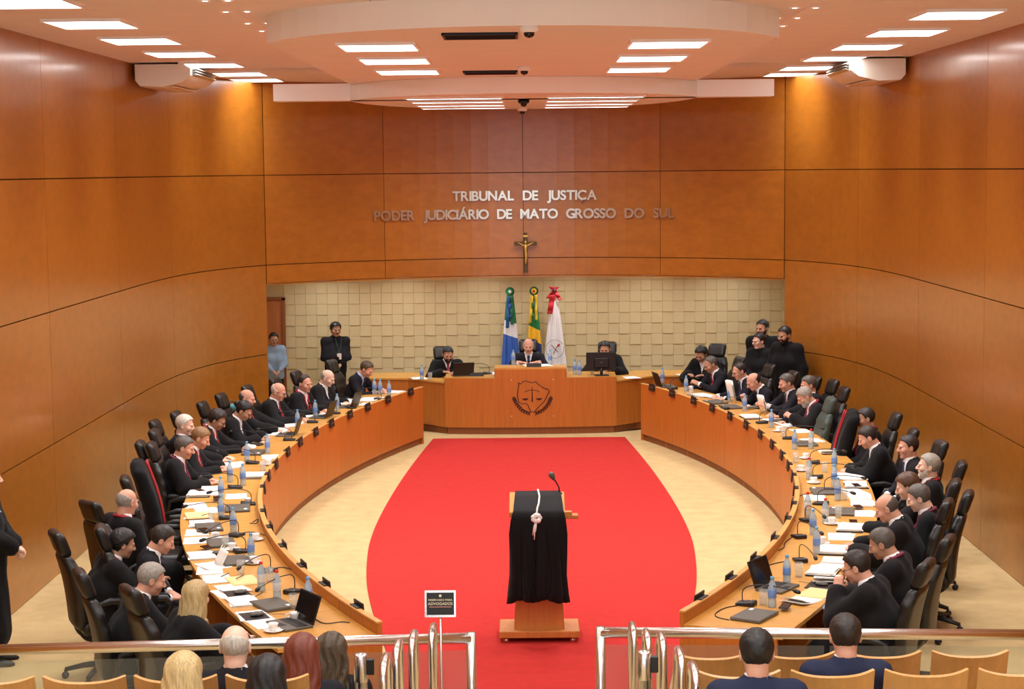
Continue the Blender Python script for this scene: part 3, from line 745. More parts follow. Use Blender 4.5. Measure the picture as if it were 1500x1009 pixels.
def rosette(t, x, z, ring_c, mid_c, core_c, r=.075):
    b = B()
    for i in range(18):
        a = 2*PI*i/18; a2 = a+PI/18
        b.add([(x+.5*r*math.cos(a), -.07, z+.5*r*math.sin(a)), (x+r*math.cos(a-.15), -.062, z+r*math.sin(a-.15)), (x+r*math.cos(a+.2), -.08, z+r*math.sin(a+.2)), (x+.5*r*math.cos(a+.35), -.07, z+.5*r*math.sin(a+.35))], [(0, 1, 2, 3)])
    b.lathe([(r*.92, 0), (r, .006), (r*.6, .014), (.001, .014)], n=20, M=RX(PI/2), T=(x, -.058, z)); ro = b.build('rosette', mat('ribbon_%d_%d' % ring_c[:2], ring_c, .5), t)
    B().lathe([(r*.6, 0), (r*.55, .012), (.001, .014)], n=18, M=RX(PI/2), T=(x, -.074, z)).build('rosette_ring', mat('ribbon_%d_%d' % mid_c[:2], mid_c, .5), ro)
    B().lathe([(r*.32, 0), (r*.25, .012), (.001, .014)], n=14, M=RX(PI/2), T=(x, -.084, z)).build('rosette_heart', mat('ribbon_%d_%d' % core_c[:2], core_c, .5), ro)
def ribbon(t, x0, x1, z0, z1, w_, c, ph=0):
    G = [[(x0+(x1-x0)*q+s*w_/2, -.062-.012*math.sin(q*12+ph), z0+(z1-z0)*q) for s in (-1, 0, 1)] for q in np.linspace(0, 1, 14)]
    b = B().slab(np.array(G), .004); obj('ribbon', b.mesh('ribbon', True), mat('ribbon_%d_%d' % c[:2], c, .5), t)
rosette(t, 0, zt-.02, (36, 110, 70), (60, 140, 90), (220, 226, 220))
ribbon(t, -.02, -.05, zt-.08, zt-.62, .055, (34, 86, 150)); ribbon(t, .025, .03, zt-.08, zt-.56, .05, (36, 110, 70), 1); ribbon(t, -.0, -.005, zt-.1, zt-.45, .05, (34, 86, 150), 2)
t, zt, ln = flag(782, 424, .04, .15, zbands('flag_brazil_cloth', [(0, GR), (.9, (30, 50, 120)), (1.28, YE), (1.50, GR)], slant=.5), 'green and yellow flag with a blue disc hanging behind the presiding judge')
rosette(t, 0, zt-.02, (44, 92, 40), (240, 206, 60), (180, 44, 36))
ribbon(t, -.03, -.07, zt-.08, zt-.55, .05, (240, 206, 60)); ribbon(t, .03, .035, zt-.08, zt-.5, .045, (240, 206, 60), 1); ribbon(t, 0, -.02, zt-.09, zt-.45, .05, (44, 110, 50), 2)
t, zt, ln = flag(812, 422, .03, .21, mat('flag_white_cloth', (240, 238, 238), .7), 'white flag with a thin round crest and red bow on top')
for dx, dz, w_ in ((-.11, -.13, .07), (.09, -.16, .07), (-.06, .06, .08), (.05, .05, .06)):
    ribbon(t, 0, dx, zt-.03, zt-.03+dz, w_, (196, 36, 48), dx*20)
ribbon(t, -.03, -.08, zt-.1, zt-.42, .09, (196, 36, 48), .4)
B().lathe([(.001, -.03), (.026, -.02), (.034, 0), (.026, .02), (.001, .03)], (0, -.085, zt-.03), 12).build('bow_knot', mat('ribbon_dark', (92, 40, 70), .5), t, True)
ec = mat('flag_crest', (120, 110, 128), .7); er = mat('flag_crest_red', (178, 30, 44), .7)
zc = zt-1.0
cr_ = lambda a, r, y=-.058: (.0+r*math.cos(a), y-.022*math.cos(r*math.cos(a)*4), zc+r*math.sin(a))
B().tube([cr_(a, .15, -.052) for a in np.linspace(.5, 2*PI+.3, 30)], .0035, 5).build('crest_ring', ec, t)
B().tube([(-.06, -.09, zc+.07), (0, -.092, zc), (.05, -.092, zc-.05)], .006, 5).tube([(.04, -.09, zc+.05), (.0, -.092, zc-.04), (-.03, -.09, zc-.08)], .006, 5).build('crest_scales', mat('flag_crest_wine', (120, 40, 60), .7), t)
B().lathe([(.001, -.03), (.018, -.01), (.02, .01), (.001, .035)], n=8, M=RY(.7)@np.diag((1, .3, 1)), T=(.06, -.09, zc+.06)).build('crest_flame', er, t)

# ================================================================ STEEL RAILING with glass, gate opening, sign
def rail(pts, lab, gate_first):
    t = thing('railing', lab, 'railing', (pts[0][0], pts[0][1], 0), 0)
    o0 = np.array((pts[0][0], pts[0][1], 0)); P = [np.array(p)-o0 for p in pts]
    B().tube(P, .036, 12).build('handrail', M_STEEL, t, True)
    gp = P[-1] if not gate_first else P[0]
    B().tube([gp+(0, 0, .036), (gp[0], gp[1], 0)], .032, 12).build('post', M_STEEL, t, True)
    a, c = P[0], P[-1]; L = np.linalg.norm(c[:2]-a[:2]); n = max(1, round(L/1.25)); d = (c-a)/L
    for i in range(n):
        q0 = a+d*(L*i/n+.025); q1 = a+d*(L*(i+1)/n-.012)
        mid = (q0+q1)/2; ang = math.atan2(d[1], d[0])
        B().box((0, 0, 0), (np.linalg.norm(q1-q0), .012, a[2]-.16), M=RZ(ang), T=(mid[0], mid[1], (a[2]-.1)/2+.05)).build('glass_pane', M_RAILGLASS, t)
        if i:
            q = a+d*(L*i/n+.006); B().box((q[0], q[1], .06), (.03, .06, .12)).build('pane_clamp', M_BRUSH, t)
A0 = at(-40, 951, Y=11.0); A1 = at(690, 936, Y=11.2); A1[2] = A0[2] = (A0[2]+A1[2])/2
rail([A0, A1], 'polished steel and glass railing whose gate post stands by the lawyers\' sign', False)
C0 = at(880, 933, Y=11.2); C1 = at(1545, 923, Y=11.05); C0[2] = C1[2] = (C0[2]+C1[2])/2
rail([C0, C1], 'polished steel and glass railing in front of the two men in navy suits', True)
sp = at(645, 884, Y=10.95)
t = thing('standing_sign', 'small black sign reading RESERVADO PARA ADVOGADOS on a thin steel pole', 'sign', (sp[0], 10.95, .14), 0)
h = sp[2]-.14
B().tube([(0, 0, .0), (0, 0, h-.07)], .008, 8).lathe([(.12, 0), (.12, .012), (.02, .02)], n=20).build('pole', M_BRUSH, t, True)
SM = RX(-.12)
B().cbox((0, 0, 0), (.175, .008, .14), .002, M=SM, T=(0, 0, h)).build('sign_board', M_BLACK, t)
b = B()
for sx in (-1, 1): b.box((sx*.092, 0, 0), (.012, .014, .165), M=SM, T=(0, 0, h))
for sz in (-1, 1): b.box((0, 0, sz*.077), (.19, .016, .014), M=SM, T=(0, 0, h))
b.build('sign_frame', M_STEEL, t)
def text_part(body, size, loc, M3, material, parent, name='printed_text', w=None):
    fc = bpy.data.curves.new('txt', 'FONT'); fc.body = body; fc.size = size; fc.align_x = 'CENTER'; fc.extrude = .0008; fc.offset = size*.01
    to = bpy.data.objects.new('txt', fc); COL.objects.link(to); bpy.context.view_layer.update()
    me = bpy.data.meshes.new_from_object(to.evaluated_get(bpy.context.evaluated_depsgraph_get())); bpy.data.objects.remove(to, do_unlink=True)
    V = np.array([v.co[:] for v in me.vertices])
    if w: V[:, 0] *= w/(V[:, 0].max()-V[:, 0].min())
    V = V @ np.asarray(M3).T + np.array(loc)
    for v, q in zip(me.vertices, V): v.co = q
    me.materials.clear(); return obj(name, me, material, parent)
MT = SM @ np.array([[1, 0, 0], [0, 0, -1], [0, 1, 0]])
cr = mat('sign_print', (226, 214, 176), .6)
fz = lambda dz: (SM@np.array((0, -.0055, dz)))+np.array((0, 0, h))
text_part('RESERVADO PARA', .017, fz(.018), MT, cr, t, w=.15); text_part('ADVOGADOS', .024, fz(-.008), MT, cr, t, w=.155)
B().box((0, -.0055, -.02), (.14, .001, .004), M=SM, T=(0, 0, h)).build('printed_line', mat('sign_line', (214, 140, 130), .6), t)
B().lathe([(.009, 0), (.001, .001)], n=10, M=SM@RX(PI/2), T=fz(.05)).build('printed_crest', cr, t)
# steel hoops flanking the aisle
def hoop(x, y, zt, lab, grp):
    t = thing('steel_hoop', lab, 'handrail', (x, y, 0), 0, grp)
    zf = 0.14 if y > 10.6 else .28 if y > 9.7 else .42
    t.location.z = zf; h = zt-zf; D = .30; r = .08
    P = [(0, 0, 0), (0, 0, h-r)]+[(0, r-r*math.cos(a), h-r+r*math.sin(a)) for a in np.linspace(.3, PI/2, 5)]+[(0, D-r+r*math.sin(a), h-r+r*math.cos(a)) for a in np.linspace(0, PI/2, 5)]+[(0, D, 0)]
    B().tube(P, .022, 10).build('tube', M_STEEL, t, True)
    B().lathe([(.05, 0), (.05, .008), (.024, .012)], n=14).lathe([(.05, 0), (.05, .008), (.024, .012)], (0, D, 0), 14).build('foot_plate', M_BRUSH, t)
for i, (x, y, Yd) in enumerate([(632, 930, 10.75), (603, 941, 10.1), (580, 955, 9.6), (561, 978, 9.0)]):
    p = at(x, y, Y=Yd); hoop(p[0], Yd, p[2], ORD[i]+' bent steel hoop from the railing on the lawyers\' sign side', 'steel hoops on the lawyers\' sign side')
for i, (x, y, Yd) in enumerate([(929, 928, 10.75), (950, 939, 10.35), (972, 944, 9.9), (999, 968, 9.4), (1020, 991, 8.9)]):
    p = at(x, y, Y=Yd); hoop(p[0], Yd, p[2], ORD[i]+' bent steel hoop from the railing on the navy-suited men\'s side', 'steel hoops on the navy-suited men\'s side')
def bollard(px, py, Yd, lab, sx):
    p = at(px, py, Y=Yd); zf = .28 if Yd > 9.7 else .42
    t = thing('barrier_post', lab, 'barrier post', (p[0], Yd, zf), 0); h = p[2]-zf
    B().lathe([(.16, 0), (.16, .02), (.04, .04), (.036, .05), (.036, h-.16), (.038, h-.16)], n=20).build('post', M_STEEL, t, True)
    B().lathe([(.038, h-.16), (.040, h-.155), (.040, h-.012), (.034, h), (.001, h+.002)], n=20).build('belt_head', M_STEEL, t, True)
    B().cbox((sx*.055, 0, h-.075), (.04, .035, .09), .004).build('belt_clip', M_BLACK, t)
bollard(528, 957, 9.7, 'polished steel barrier post with a black clip beside the wavy brown-haired woman', 1)
bollard(944, 953, 9.5, 'polished steel barrier post with a black clip among the hoops before the navy-suited men', 1)

# ================================================================ PEOPLE: shared shapes
def head_core(P):
    d = el(P, (0, -.012, .03), (.076, .096, .088))
    d = smin(d, el(P, (0, .022, -.05), (.060, .066, .070)), .035)
    d = smin(d, el(P, (0, .066, -.098), (.026, .022, .018)), .025)
    return d
def head_fn(P):
    A = P.copy(); A[:, 0] = np.abs(A[:, 0])
    d = head_core(P)
    d = smin(d, el(A, (.044, .058, -.022), (.028, .03, .03)), .02)
    d = smin(d, el(A, (.028, .080, .024), (.028, .014, .010)), .015)
    d = smax(d, -el(A, (.031, .102, .006), (.019, .018, .013)), .012)
    d = smin(d, el(A, (.031, .078, .005), (.015, .013, .012)), .004)
    d = smin(d, rc(P, (0, .086, .018), (0, .112, -.022), .008, .0135), .012)
    d = smin(d, el(A, (.012, .100, -.027), (.011, .013, .009)), .008)
    d = smin(d, el(P, (0, .087, -.054), (.025, .012, .0065)), .007)
    d = smin(d, el(P, (0, .085, -.067), (.021, .012, .0075)), .007)
    ear = smax(el(A, (.081, -.012, -.004), (.011, .021, .034)), -el(A, (.092, -.006, -.002), (.008, .013, .02)), .006)
    d = smin(d, ear, .006)
    d = smin(d, rc(P, (0, -.028, -.06), (0, -.05, -.20), .055, .062), .03)
    return d
HV, HQ = surf(head_fn, (-.105, -.125, -.225), (.105, .135, .13), .0068)
cen = HV[HQ].mean(axis=1); ax = np.abs(cen[:, 0])
HM = np.zeros(len(HQ), int)
HM[(np.hypot(np.hypot(ax-.031, cen[:, 1]-.091), (cen[:, 2]-.006)*1.5) < .0125)] = 1
HM[(ax < .024) & (cen[:, 1] > .084) & (cen[:, 2] < -.048) & (cen[:, 2] > -.074)] = 2
def hand_fn(P, curl):
    d = smin(rbx(P, (0, .045, 0), (.038, .045, .014), .013), rc(P, (0, -.05, .002), (0, .01, .002), .026, .024), .02)
    for i, (x, l) in enumerate(((-.029, .068), (-.010, .078), (.010, .074), (.028, .058))):
        a = np.array((x, .085, .002)); c = curl*(1+.08*i); sp = x*.6
        b = a+l*.45*np.array((sp, math.cos(c*.5), -math.sin(c*.5))); e = b+l*.32*np.array((sp, math.cos(c*1.2), -math.sin(c*1.2))); g = e+l*.26*np.array((sp, math.cos(c*1.8), -math.sin(c*1.8)))
        f = np.minimum(np.minimum(rc(P, a, b, .0095, .009), rc(P, b, e, .009, .0082)), rc(P, e, g, .0082, .0068)); d = smin(d, f, .006)
    f = np.minimum(rc(P, (-.028, .02, -.004), (-.056, .055, -.012-.02*curl), .013, .0105), rc(P, (-.056, .055, -.012-.02*curl), (-.058+.02*curl, .088, -.018-.025*curl), .0105, .008))
    return smin(d, f, .012)
HANDS = {n: surf(lambda P, c=c: hand_fn(P, c), (-.085, -.085, -.11), (.065, .19, .035), .0058) for n, c in (('flat', .35), ('grip', 1.0))}

def zline(y, tab): return np.interp(y, tab[0], tab[1]).astype(np.float32)
SHORT = ([-.12, -.06, -.035, -.012, .012, .03, .055, .09], [-.095, -.085, -.055, .02, .0, .05, .078, .084])
RECED = ([-.12, -.06, -.035, -.012, .012, .03, .055, .09], [-.095, -.085, -.055, .02, .01, .07, .118, .14])
def strands(P, a=.0022): return a*np.sin(P[:, 0]*210+3*np.sin(P[:, 2]*60))*np.cos(P[:, 1]*150+2*np.sin(P[:, 0]*70))
def brows(P, d):
    A = P.copy(); A[:, 0] = np.abs(A[:, 0]); return np.minimum(d, rc(A, (.014, .093, .026), (.044, .078, .029), .0045, .003))
def hair_short(P, t=.010, tab=SHORT, nz=.0022):
    d = head_core(P)-t-.006*np.clip(P[:, 2]*12, 0, 1)+strands(P, nz)
    return brows(P, smax(d, (zline(P[:, 1], tab)-P[:, 2])*.75, .012))
def hair_bald(P):
    d = smax(head_core(P)-.008+strands(P), (zline(P[:, 1], SHORT)-P[:, 2])*.75, .01)
    A = P-np.array((0, .045, .12), np.float32); return brows(P, smax(d, .125-np.linalg.norm(A*np.array((1.0, .85, 1), np.float32), axis=1), .012))
def hair_wave(P): return hair_short(P, .02, SHORT, .004)
def hair_long(P, L=.35, amp=.006, w=.135):
    d = hair_short(P, .016, SHORT, .003)
    q = P.copy(); q[:, 1] = (q[:, 1]+.055)*1.45; fw_ = rc(q, (0, 0, .03), (0, -.03, -L), .098, w)
    fw_ = fw_+amp*np.sin(P[:, 0]*130+2*np.sin(P[:, 2]*25))+amp*.6*np.sin(P[:, 0]*290)
    face = el(P, (0, .13, -.06), (.082, .115, .17)); fw_ = smax(fw_, -face, .02)
    fw_ = smax(fw_, P[:, 1]-.035, .02)
    return smin(d, fw_, .02)
def hair_bun(P):
    return smin(hair_short(P, .012, SHORT, .003), el(P, (0, -.125, .03), (.04, .034, .04)), .015)
def hair_bob(P): return hair_long(P, .10, .004, .092)
def beard_fn(P):
    d = smax(head_core(P)-.008+strands(P, .0015), P[:, 2]+.040-.35*np.abs(P[:, 0]), .008); d = smax(d, .0-P[:, 1]-.0, .01)
    d = smax(d, -el(P, (0, .1, -.060), (.022, .03, .010)), .005)
    m = np.minimum(rc(P, (0, .099, -.043), (.027, .088, -.052), .006, .004), rc(P, (0, .099, -.043), (-.027, .088, -.052), .006, .004))
    return np.minimum(d, m)
def moust_fn(P):
    A = P.copy(); A[:, 0] = np.abs(A[:, 0]); return rc(A, (0, .102, -.042), (.028, .09, -.05), .007, .0045)
def tmpl(name, fn, lo, hi, h):
    V, Q = surf(fn, lo, hi, h); me = np_mesh(name, V, Q); me.materials.append(HAIR['black']); return me
LO, HI = (-.115, -.14, -.11), (.115, .13, .15)
HT = {'short': tmpl('hair', hair_short, LO, HI, .0078), 'receding': tmpl('hair', lambda P: hair_short(P, .008, RECED), LO, HI, .0078), 'bald': tmpl('hair', hair_bald, LO, HI, .0078),
      'wave': tmpl('hair', hair_wave, LO, HI, .0085), 'long': tmpl('hair', hair_long, (-.19, -.22, -.52), (.19, .13, .16), .0115), 'wavylong': tmpl('hair', lambda P: hair_long(P, .26, .010, .125), (-.18, -.22, -.42), (.18, .13, .16), .0105),
      'bun': tmpl('hair', hair_bun, (-.115, -.18, -.11), HI, .0085), 'bob': tmpl('hair', hair_bob, (-.15, -.2, -.24), (.15, .13, .16), .0095)}
BEARD = tmpl('beard', beard_fn, (-.1, -.03, -.14), (.1, .13, -.01), .007); MOUST = tmpl('moustache', moust_fn, (-.05, .07, -.07), (.05, .13, -.02), .004)
_g = B()
for s in (-1, 1):
    _g.tube([(s*(.033+.024*math.cos(a)), .110-.008*abs(math.cos(a)), .002+.018*math.sin(a)) for a in np.linspace(0, 2*PI, 15)], .0022, 5)
    _g.tube([(s*.057, .103, .008), (s*.079, .06, .012), (s*.083, -.005, .012), (s*.083, -.02, 0)], .0022, 5)
_g.tube([(-.009, .112, .006), (.009, .112, .006)], .0022, 5)
GLASSES = _g.mesh('glasses')

PEOPLE = []
def rotm(d, up):
    y = np.array(d)/np.linalg.norm(d); x = np.cross(y, up); x /= np.linalg.norm(x)+1e-9; z = np.cross(x, y); return np.stack([x, y, z], 1)
def person(label, short, px, py, face, lean=.16, hy=0.0, hp=.25, reach=None, outfit='robe', hair='short', hc='black', skin=0, trim=None, tie=None, shirt='white',
           glasses=False, beard=None, stand=False, base_z=0, Y=None, arms=('table', 'table'), grip=False, chair=True, female=False, sc=1.0, xy=None, group=None, cape=False, tzabs=None):
    """a person whose head is seen at photo pixel (px,py); face = compass direction (radians) in which the body points"""
    sl, cl = math.sin(lean), math.cos(lean)
    dirv = np.array((0, sl, cl)); hip = np.array((0, -.02, .50 if not stand else .90))
    shw = .165 if female else .185
    NB = hip+.55*dirv+np.array((0, .012, 0)); SH = hip+.495*dirv
    hd = lean+.25*hp; HC = NB+.142*np.array((0, math.sin(hd)*.9+.12, math.cos(hd)))
    Rh = RZ(hy) @ RX(-hp); PIV = np.array((0, -.03, -.07)); HC0 = HC; HC = HC0+PIV-Rh@PIV
    hz = HC[2]*sc+base_z
    fwd = np.array((math.cos(face), math.sin(face))); rz = face-PI/2
    if xy is None:
        p = at(px, py, Z=hz) if Y is None else at(px, py, Y=Y)
        if Y is not None and stand: sc = p[2]/HC[2]
        elif Y is not None: base_z = max(0, p[2]-HC[2]*sc)
        bx = p[:2]-fwd*HC[1]*sc
    else: bx = np.array(xy)
    t = thing('person', label, 'person', (bx[0], bx[1], base_z), rz, group); t.scale = (sc, sc, sc)
    PEOPLE.append((np.array((bx[0], bx[1])), short, stand, fwd))
    # arms
    if reach is None:
        if stand: reach = .2
        else:
            _, _, dd, _ = cnear(bx); reach = min(max(dd-DEPTH+.16, .36), .50)/sc
    tz = ((tzabs or TZ)-base_z)/sc+.02
    arm = []
    for s, kind in ((-1, arms[0]), (1, arms[1])):
        S = SH+np.array((s*shw, 0, 0))
        if kind == 'table': H = np.array((s*.13, reach, tz))
        elif kind == 'center': H = np.array((s*.04, reach-.02, tz))
        elif kind == 'paper': H = np.array((s*.11, reach-.04, tz+.10))
        elif kind == 'chin': H = HC+np.array((s*.035, .13, -.16))
        elif kind == 'lap': H = np.array((s*.10, .26, .66))
        elif kind == 'phone': H = np.array((s*.10, .36, .70))
        elif kind == 'clasp': H = np.array((s*.045, .22, hip[2]+.09))
        elif kind == 'hang': H = np.array((s*.27, .03, hip[2]-.08))
        elif kind == 'back': H = np.array((s*.06, -.2, hip[2]+.02))
        else: H = np.array(kind, float)
        d = H-S; D = np.linalg.norm(d); u1, u2 = .285, .265
        if D > (u1+u2)*.985: H = S+d/D*(u1+u2)*.985; d = H-S; D = np.linalg.norm(d)
        a = (u1*u1-u2*u2+D*D)/(2*D); hgt = math.sqrt(max(u1*u1-a*a, 0)); dn = d/D
        pole = np.array((s*.8, -.35, -.75)); pole = pole-dn*(pole@dn); pole /= np.linalg.norm(pole)
        E = S+dn*a+pole*hgt; arm.append((s, S, E, H, kind))
    KN = [np.array((s*.11, .42, .50)) for s in (-1, 1)]; AN = [np.array((s*.11, .40, .08)) for s in (-1, 1)]
    if stand: KN = [np.array((s*.09, .01, .48)) for s in (-1, 1)]; AN = [np.array((s*.09, -.01, .07)) for s in (-1, 1)]
    # body: torso, limbs, then head and hands of finer grain in the same mesh
    def bodyf(P):
        d = rc(P, hip, NB-.17*dirv, .10, .08)
        d = smin(d, rc(P, SH-(shw*.8, 0, 0), SH+(shw*.8, 0, 0), .04, .04), .03); d = smin(d, rc(P, SH, NB+.03*dirv, .06, .052), .03)
        for s, S, E, H, k in arm: d = smin(d, np.minimum(rc(P, S, E, .045, .036), rc(P, E, H, .036, .024)), .02)
        for i, s in enumerate((-1, 1)):
            d = smin(d, np.minimum(rc(P, hip+(s*.09, 0, 0), KN[i], .075, .055), rc(P, KN[i], AN[i], .052, .036)), .03)
        return d
    pts = np.array([hip, NB]+[q for a in arm for q in a[1:4]]+KN+AN); lo = pts.min(0)-.17; hi = pts.max(0)+.17; lo[2] = max(lo[2], 0)
    V, Q = surf(bodyf, lo, hi, .034)
    Vs, Qs, Ms = [V], [Q], [np.zeros(len(Q), int)]
    wk = np.clip((HV[:, 2]+.175)/.105, 0, 1); wk = (wk*wk*(3-2*wk))[:, None]; nw = NB-.07*dirv-HC0; na = -.245-math.atan2(nw[1], -nw[2]); hv_ = wk*(HV@Rh.T+HC)+(1-wk)*(HV@RX(-na).T+HC0)
    nv = len(V); Vs.append(hv_); Qs.append(HQ+nv); Ms.append(HM); nv += len(HV)
    for s, S, E, H, k in arm:
        hv, hq = HANDS['grip' if (grip or k in ('paper', 'phone', 'clasp', 'chin', 'back')) else 'flat']
        hv = hv*np.array((s, 1, 1))*(.92 if female else 1.0); hq = hq if s > 0 else hq[:, ::-1]
        d = H-E; upv = np.array((0, 0, 1.0))
        if k in ('table', 'center'): d = np.array((d[0], d[1], min(d[2], 0)*.3)) + np.array((-s*.12, .06, 0))
        if k in ('hang', 'back'): upv = np.array((s*1.0, 0, .2))
        if k in ('paper', 'phone', 'chin'): upv = np.array((s*.8, 0, .6))
        R3 = rotm(d, upv); Vs.append(hv@R3.T+H-R3[:, 1]*.01); Qs.append(hq+nv); Ms.append(np.zeros(len(hq), int)); nv += len(hv)
    me = np_mesh('body', np.concatenate(Vs), np.concatenate(Qs))
    for m_ in (SKIN[skin], M_EYE, M_LIP): me.materials.append(m_)
    me.polygons.foreach_set('material_index', np.concatenate(Ms).astype(np.int32)); obj('body', me, None, t)
    # hair, glasses, beard
    Mh = Matrix.Translation(HC) @ Matrix([list(r)+[0] for r in Rh]+[[0, 0, 0, 1]])
    o = obj('hair', HT[hair], HAIR[hc], t); o.matrix_local = Mh
    if beard: o = obj('beard' if beard != 'moustache' else 'moustache', BEARD if beard != 'moustache' else MOUST, HAIR[beard if beard != 'moustache' else 'dark'], t); o.matrix_local = Mh
    if glasses: o = obj('glasses', GLASSES, M_BLACK, t); o.matrix_local = Mh
    # clothing
    robe = outfit == 'robe'; k = .07 if robe else .045; ex = (.016 if stand else .034) if robe else .004
    ph = random.random()*6
    def cloth(P, legs=True, sleeves=True):
        d = None
        for s in (-1, 1):
            q = rc(P, hip+(s*.07, 0, -.02), hip+.30*dirv+(s*.075, .01, 0), .118+ex*.6, .118+ex); q = smin(q, rc(P, hip+.30*dirv+(s*.075, .01, 0), SH+(s*.09, -.005, -.03), .118+ex, .085), k)
            d = q if d is None else smin(d, q, k)
        d = smin(d, rc(P, SH-(shw-.005, 0, .005), SH+(shw-.005, 0, -.005), .068, .068), .06); d = smin(d, rc(P, SH-(0, .015, 0), NB+.012*dirv-(0, .008, 0), .095, .070), .05)
        if sleeves:
            for s, S, E, H, kk in arm:
                W = H-(H-E)/np.linalg.norm(H-E)*.05
                d = smin(d, rc(P, S, E, .066+ex*.4, .054+ex), k); d = smin(d, rc(P, E, W, .054+ex, .042 if not robe else .078), .04)
        if legs and not stand:
            for i, s in enumerate((-1, 1)):
                d = smin(d, rc(P, hip+(s*.09, 0, 0), KN[i], .10+ex, .082+ex), k)
                d = smin(d, rc(P, KN[i], AN[i]+(0, .0, .04 if not robe else .12), .08+ex, .058+ex*2.4), k)
        elif stand and robe:
            q = P*np.array((1, 1.25, 1), np.float32); d = smin(d, rc(q, (0, 0, .92), (0, 0, .30), .165, .20), .08)
        if cape:
            q = P*np.array((.86, 1.12, 1), np.float32); d = smin(d, smax(rc(q, NB-(0, .02, .05), (0, .02, hip[2]+.20), .08, .235), hip[2]+.16-P[:, 2], .02), .03)
        if robe: d = d+.006*np.sin(P[:, 0]*38+ph+3*np.sin(P[:, 1]*7+P[:, 2]*3))*np.clip((1.02*(hip[2]+.5)-P[:, 2])*2.5, 0, 1)+.003*np.sin(P[:, 1]*45+P[:, 2]*11+ph)
        else: d = d+.0025*np.sin(P[:, 2]*42+P[:, 0]*18+ph)
        return d
    hN = NB-.005*dirv; neck_dir = (HC0-NB)/np.linalg.norm(HC0-NB)
    def open_neck(P, d): return smax(d, -rc(P, hN+neck_dir*.045, hN+neck_dir*.25, .060, .072), .012)
    V, Q = surf(lambda P: open_neck(P, cloth(P)), np.array((lo[0]-.03-(.12 if cape else 0), lo[1]-.03-(.06 if cape else 0), .03), float), np.array((hi[0]+.03+(.12 if cape else 0), hi[1]+.03+(.06 if cape else 0), NB[2]+.12), float), .0235)
    cm = {'robe': M_ROBE, 'suit': M_SUIT, 'navy': M_NAVY, 'guard': M_GUARD}[outfit]
    cname = {'robe': 'robe', 'suit': 'suit', 'navy': 'suit', 'guard': 'uniform_shirt'}[outfit]
    obj(cname, np_mesh(cname, V, Q), cm, t)
    base = lambda P: cloth(P, legs=False, sleeves=False)
    ex_ = dirv; fy = np.array((0, cl, -sl))
    def frame(P): q = P-NB.astype(np.float32); return q[:, 0], q@fy.astype(np.float32), q@ex_.astype(np.float32)
    blo = NB+np.array((-.19, -.20, -.40)); bhi = NB+np.array((.19, .30, .12))
    if outfit != 'guard':
        deep = .24 if not robe else .17; wd = .26 if not robe else .34
        def shirtf(P):
            x, y, z = frame(P); d = base(P)-.006
            d = np.maximum(d, np.maximum(np.abs(x)-np.maximum((z+deep), 0)*wd, -y)); d = np.maximum(d, z+.0)
            return d
        V, Q = surf(shirtf, blo, bhi, .0135); sm = {'white': M_SHIRT, 'blue': M_BLUESHIRT, 'black': M_ROBE}[shirt]; so = obj('shirt', np_mesh('shirt', V, Q), sm, t)
        B().tube([hN-neck_dir*.03, hN+neck_dir*.01, hN+neck_dir*.042, hN+neck_dir*.05], [.086, .076, .0665, .062], 20).build('collar', sm, so, True)
        if tie:
            def tief(P):
                x, y, z = frame(P); d = base(P)-.016; wdt = np.interp(z, [-.3, -.05, -.035, 0], [.034, .02, .026, .022]).astype(np.float32)
                return np.maximum(np.maximum(d, np.abs(x)-wdt), np.maximum(np.maximum(-y, z+.004), -z-deep-.02))
            V, Q = surf(tief, blo, bhi, .012); obj('tie', np_mesh('tie', V, Q), tie, t)
    if outfit != 'guard' and shirt != 'black' and not stand:
        for s, S, E, H, kk in arm:
            u_ = (H-E)/np.linalg.norm(H-E); B().tube([H-u_*.075, H-u_*.02, H-u_*.012], [.042, .037, .03], 10).build('cuff', M_SHIRT if shirt == 'white' else M_BLUESHIRT, t, True)
    if trim:
        def trimf(P):
            x, y, z = frame(P); d = base(P)-.015
            ctr = np.interp(z, [-.38, -.17, 0], [.055, .052, .074]).astype(np.float32)
            f1 = np.maximum(np.maximum(d, np.abs(np.abs(x)-ctr)-.0085), np.maximum(-y+.0, z+.0))
            return f1
        V, Q = surf(trimf, blo, bhi, .0115); nc = obj('neck_cord', np_mesh('neck_cord', V, Q), trim, t)
        n1 = np.array((1.0, 0, 0)); n2 = np.cross(neck_dir, n1); c0 = hN+neck_dir*.022
        B().tube([c0+.087*(math.cos(a)*n1+math.sin(a)*n2)-neck_dir*.03*max(0, math.sin(a)) for a in np.linspace(-PI*1.06, PI*.06, 17)] if n2[1] > 0 else [c0+.087*(math.cos(a)*n1+math.sin(a)*n2) for a in np.linspace(0, PI, 17)], .013, 8).build('collar_cord', trim, nc, True)
    # legs and shoes
    if stand:
        def trf(P):
            d = None
            for i, s in enumerate((-1, 1)):
                q = smin(rc(P, hip+(s*.075, 0, 0), KN[i], .105, .075), rc(P, KN[i], AN[i], .075, .06), .03); d = q if d is None else smin(d, q, .02)
            return smax(d, P[:, 2]-hip[2]-.03, .02)
        V, Q = surf(trf, (-.25, -.17, .02), (.25, .17, hip[2]+.06), .024); obj('trousers', np_mesh('trousers', V, Q), M_TROUSER, t)
    for i, s in enumerate((-1, 1)):
        q = AN[i]
        b = B(); b.tube([q+(0, -.06, -.035+.0), q+(0, .0, -.03), q+(s*.01, .09, -.04), q+(s*.015, .17, -.05), q+(s*.015, .205, -.056)], [.022, .042, .042, .034, .012], 10, squash=.75); b.build('shoe', M_BLACK, t, True)
    if chair and not stand: CHAIRS.append((bx+fwd*.05, rz, 'occupied by '+short, base_z))
    return t
CHAIRS = []

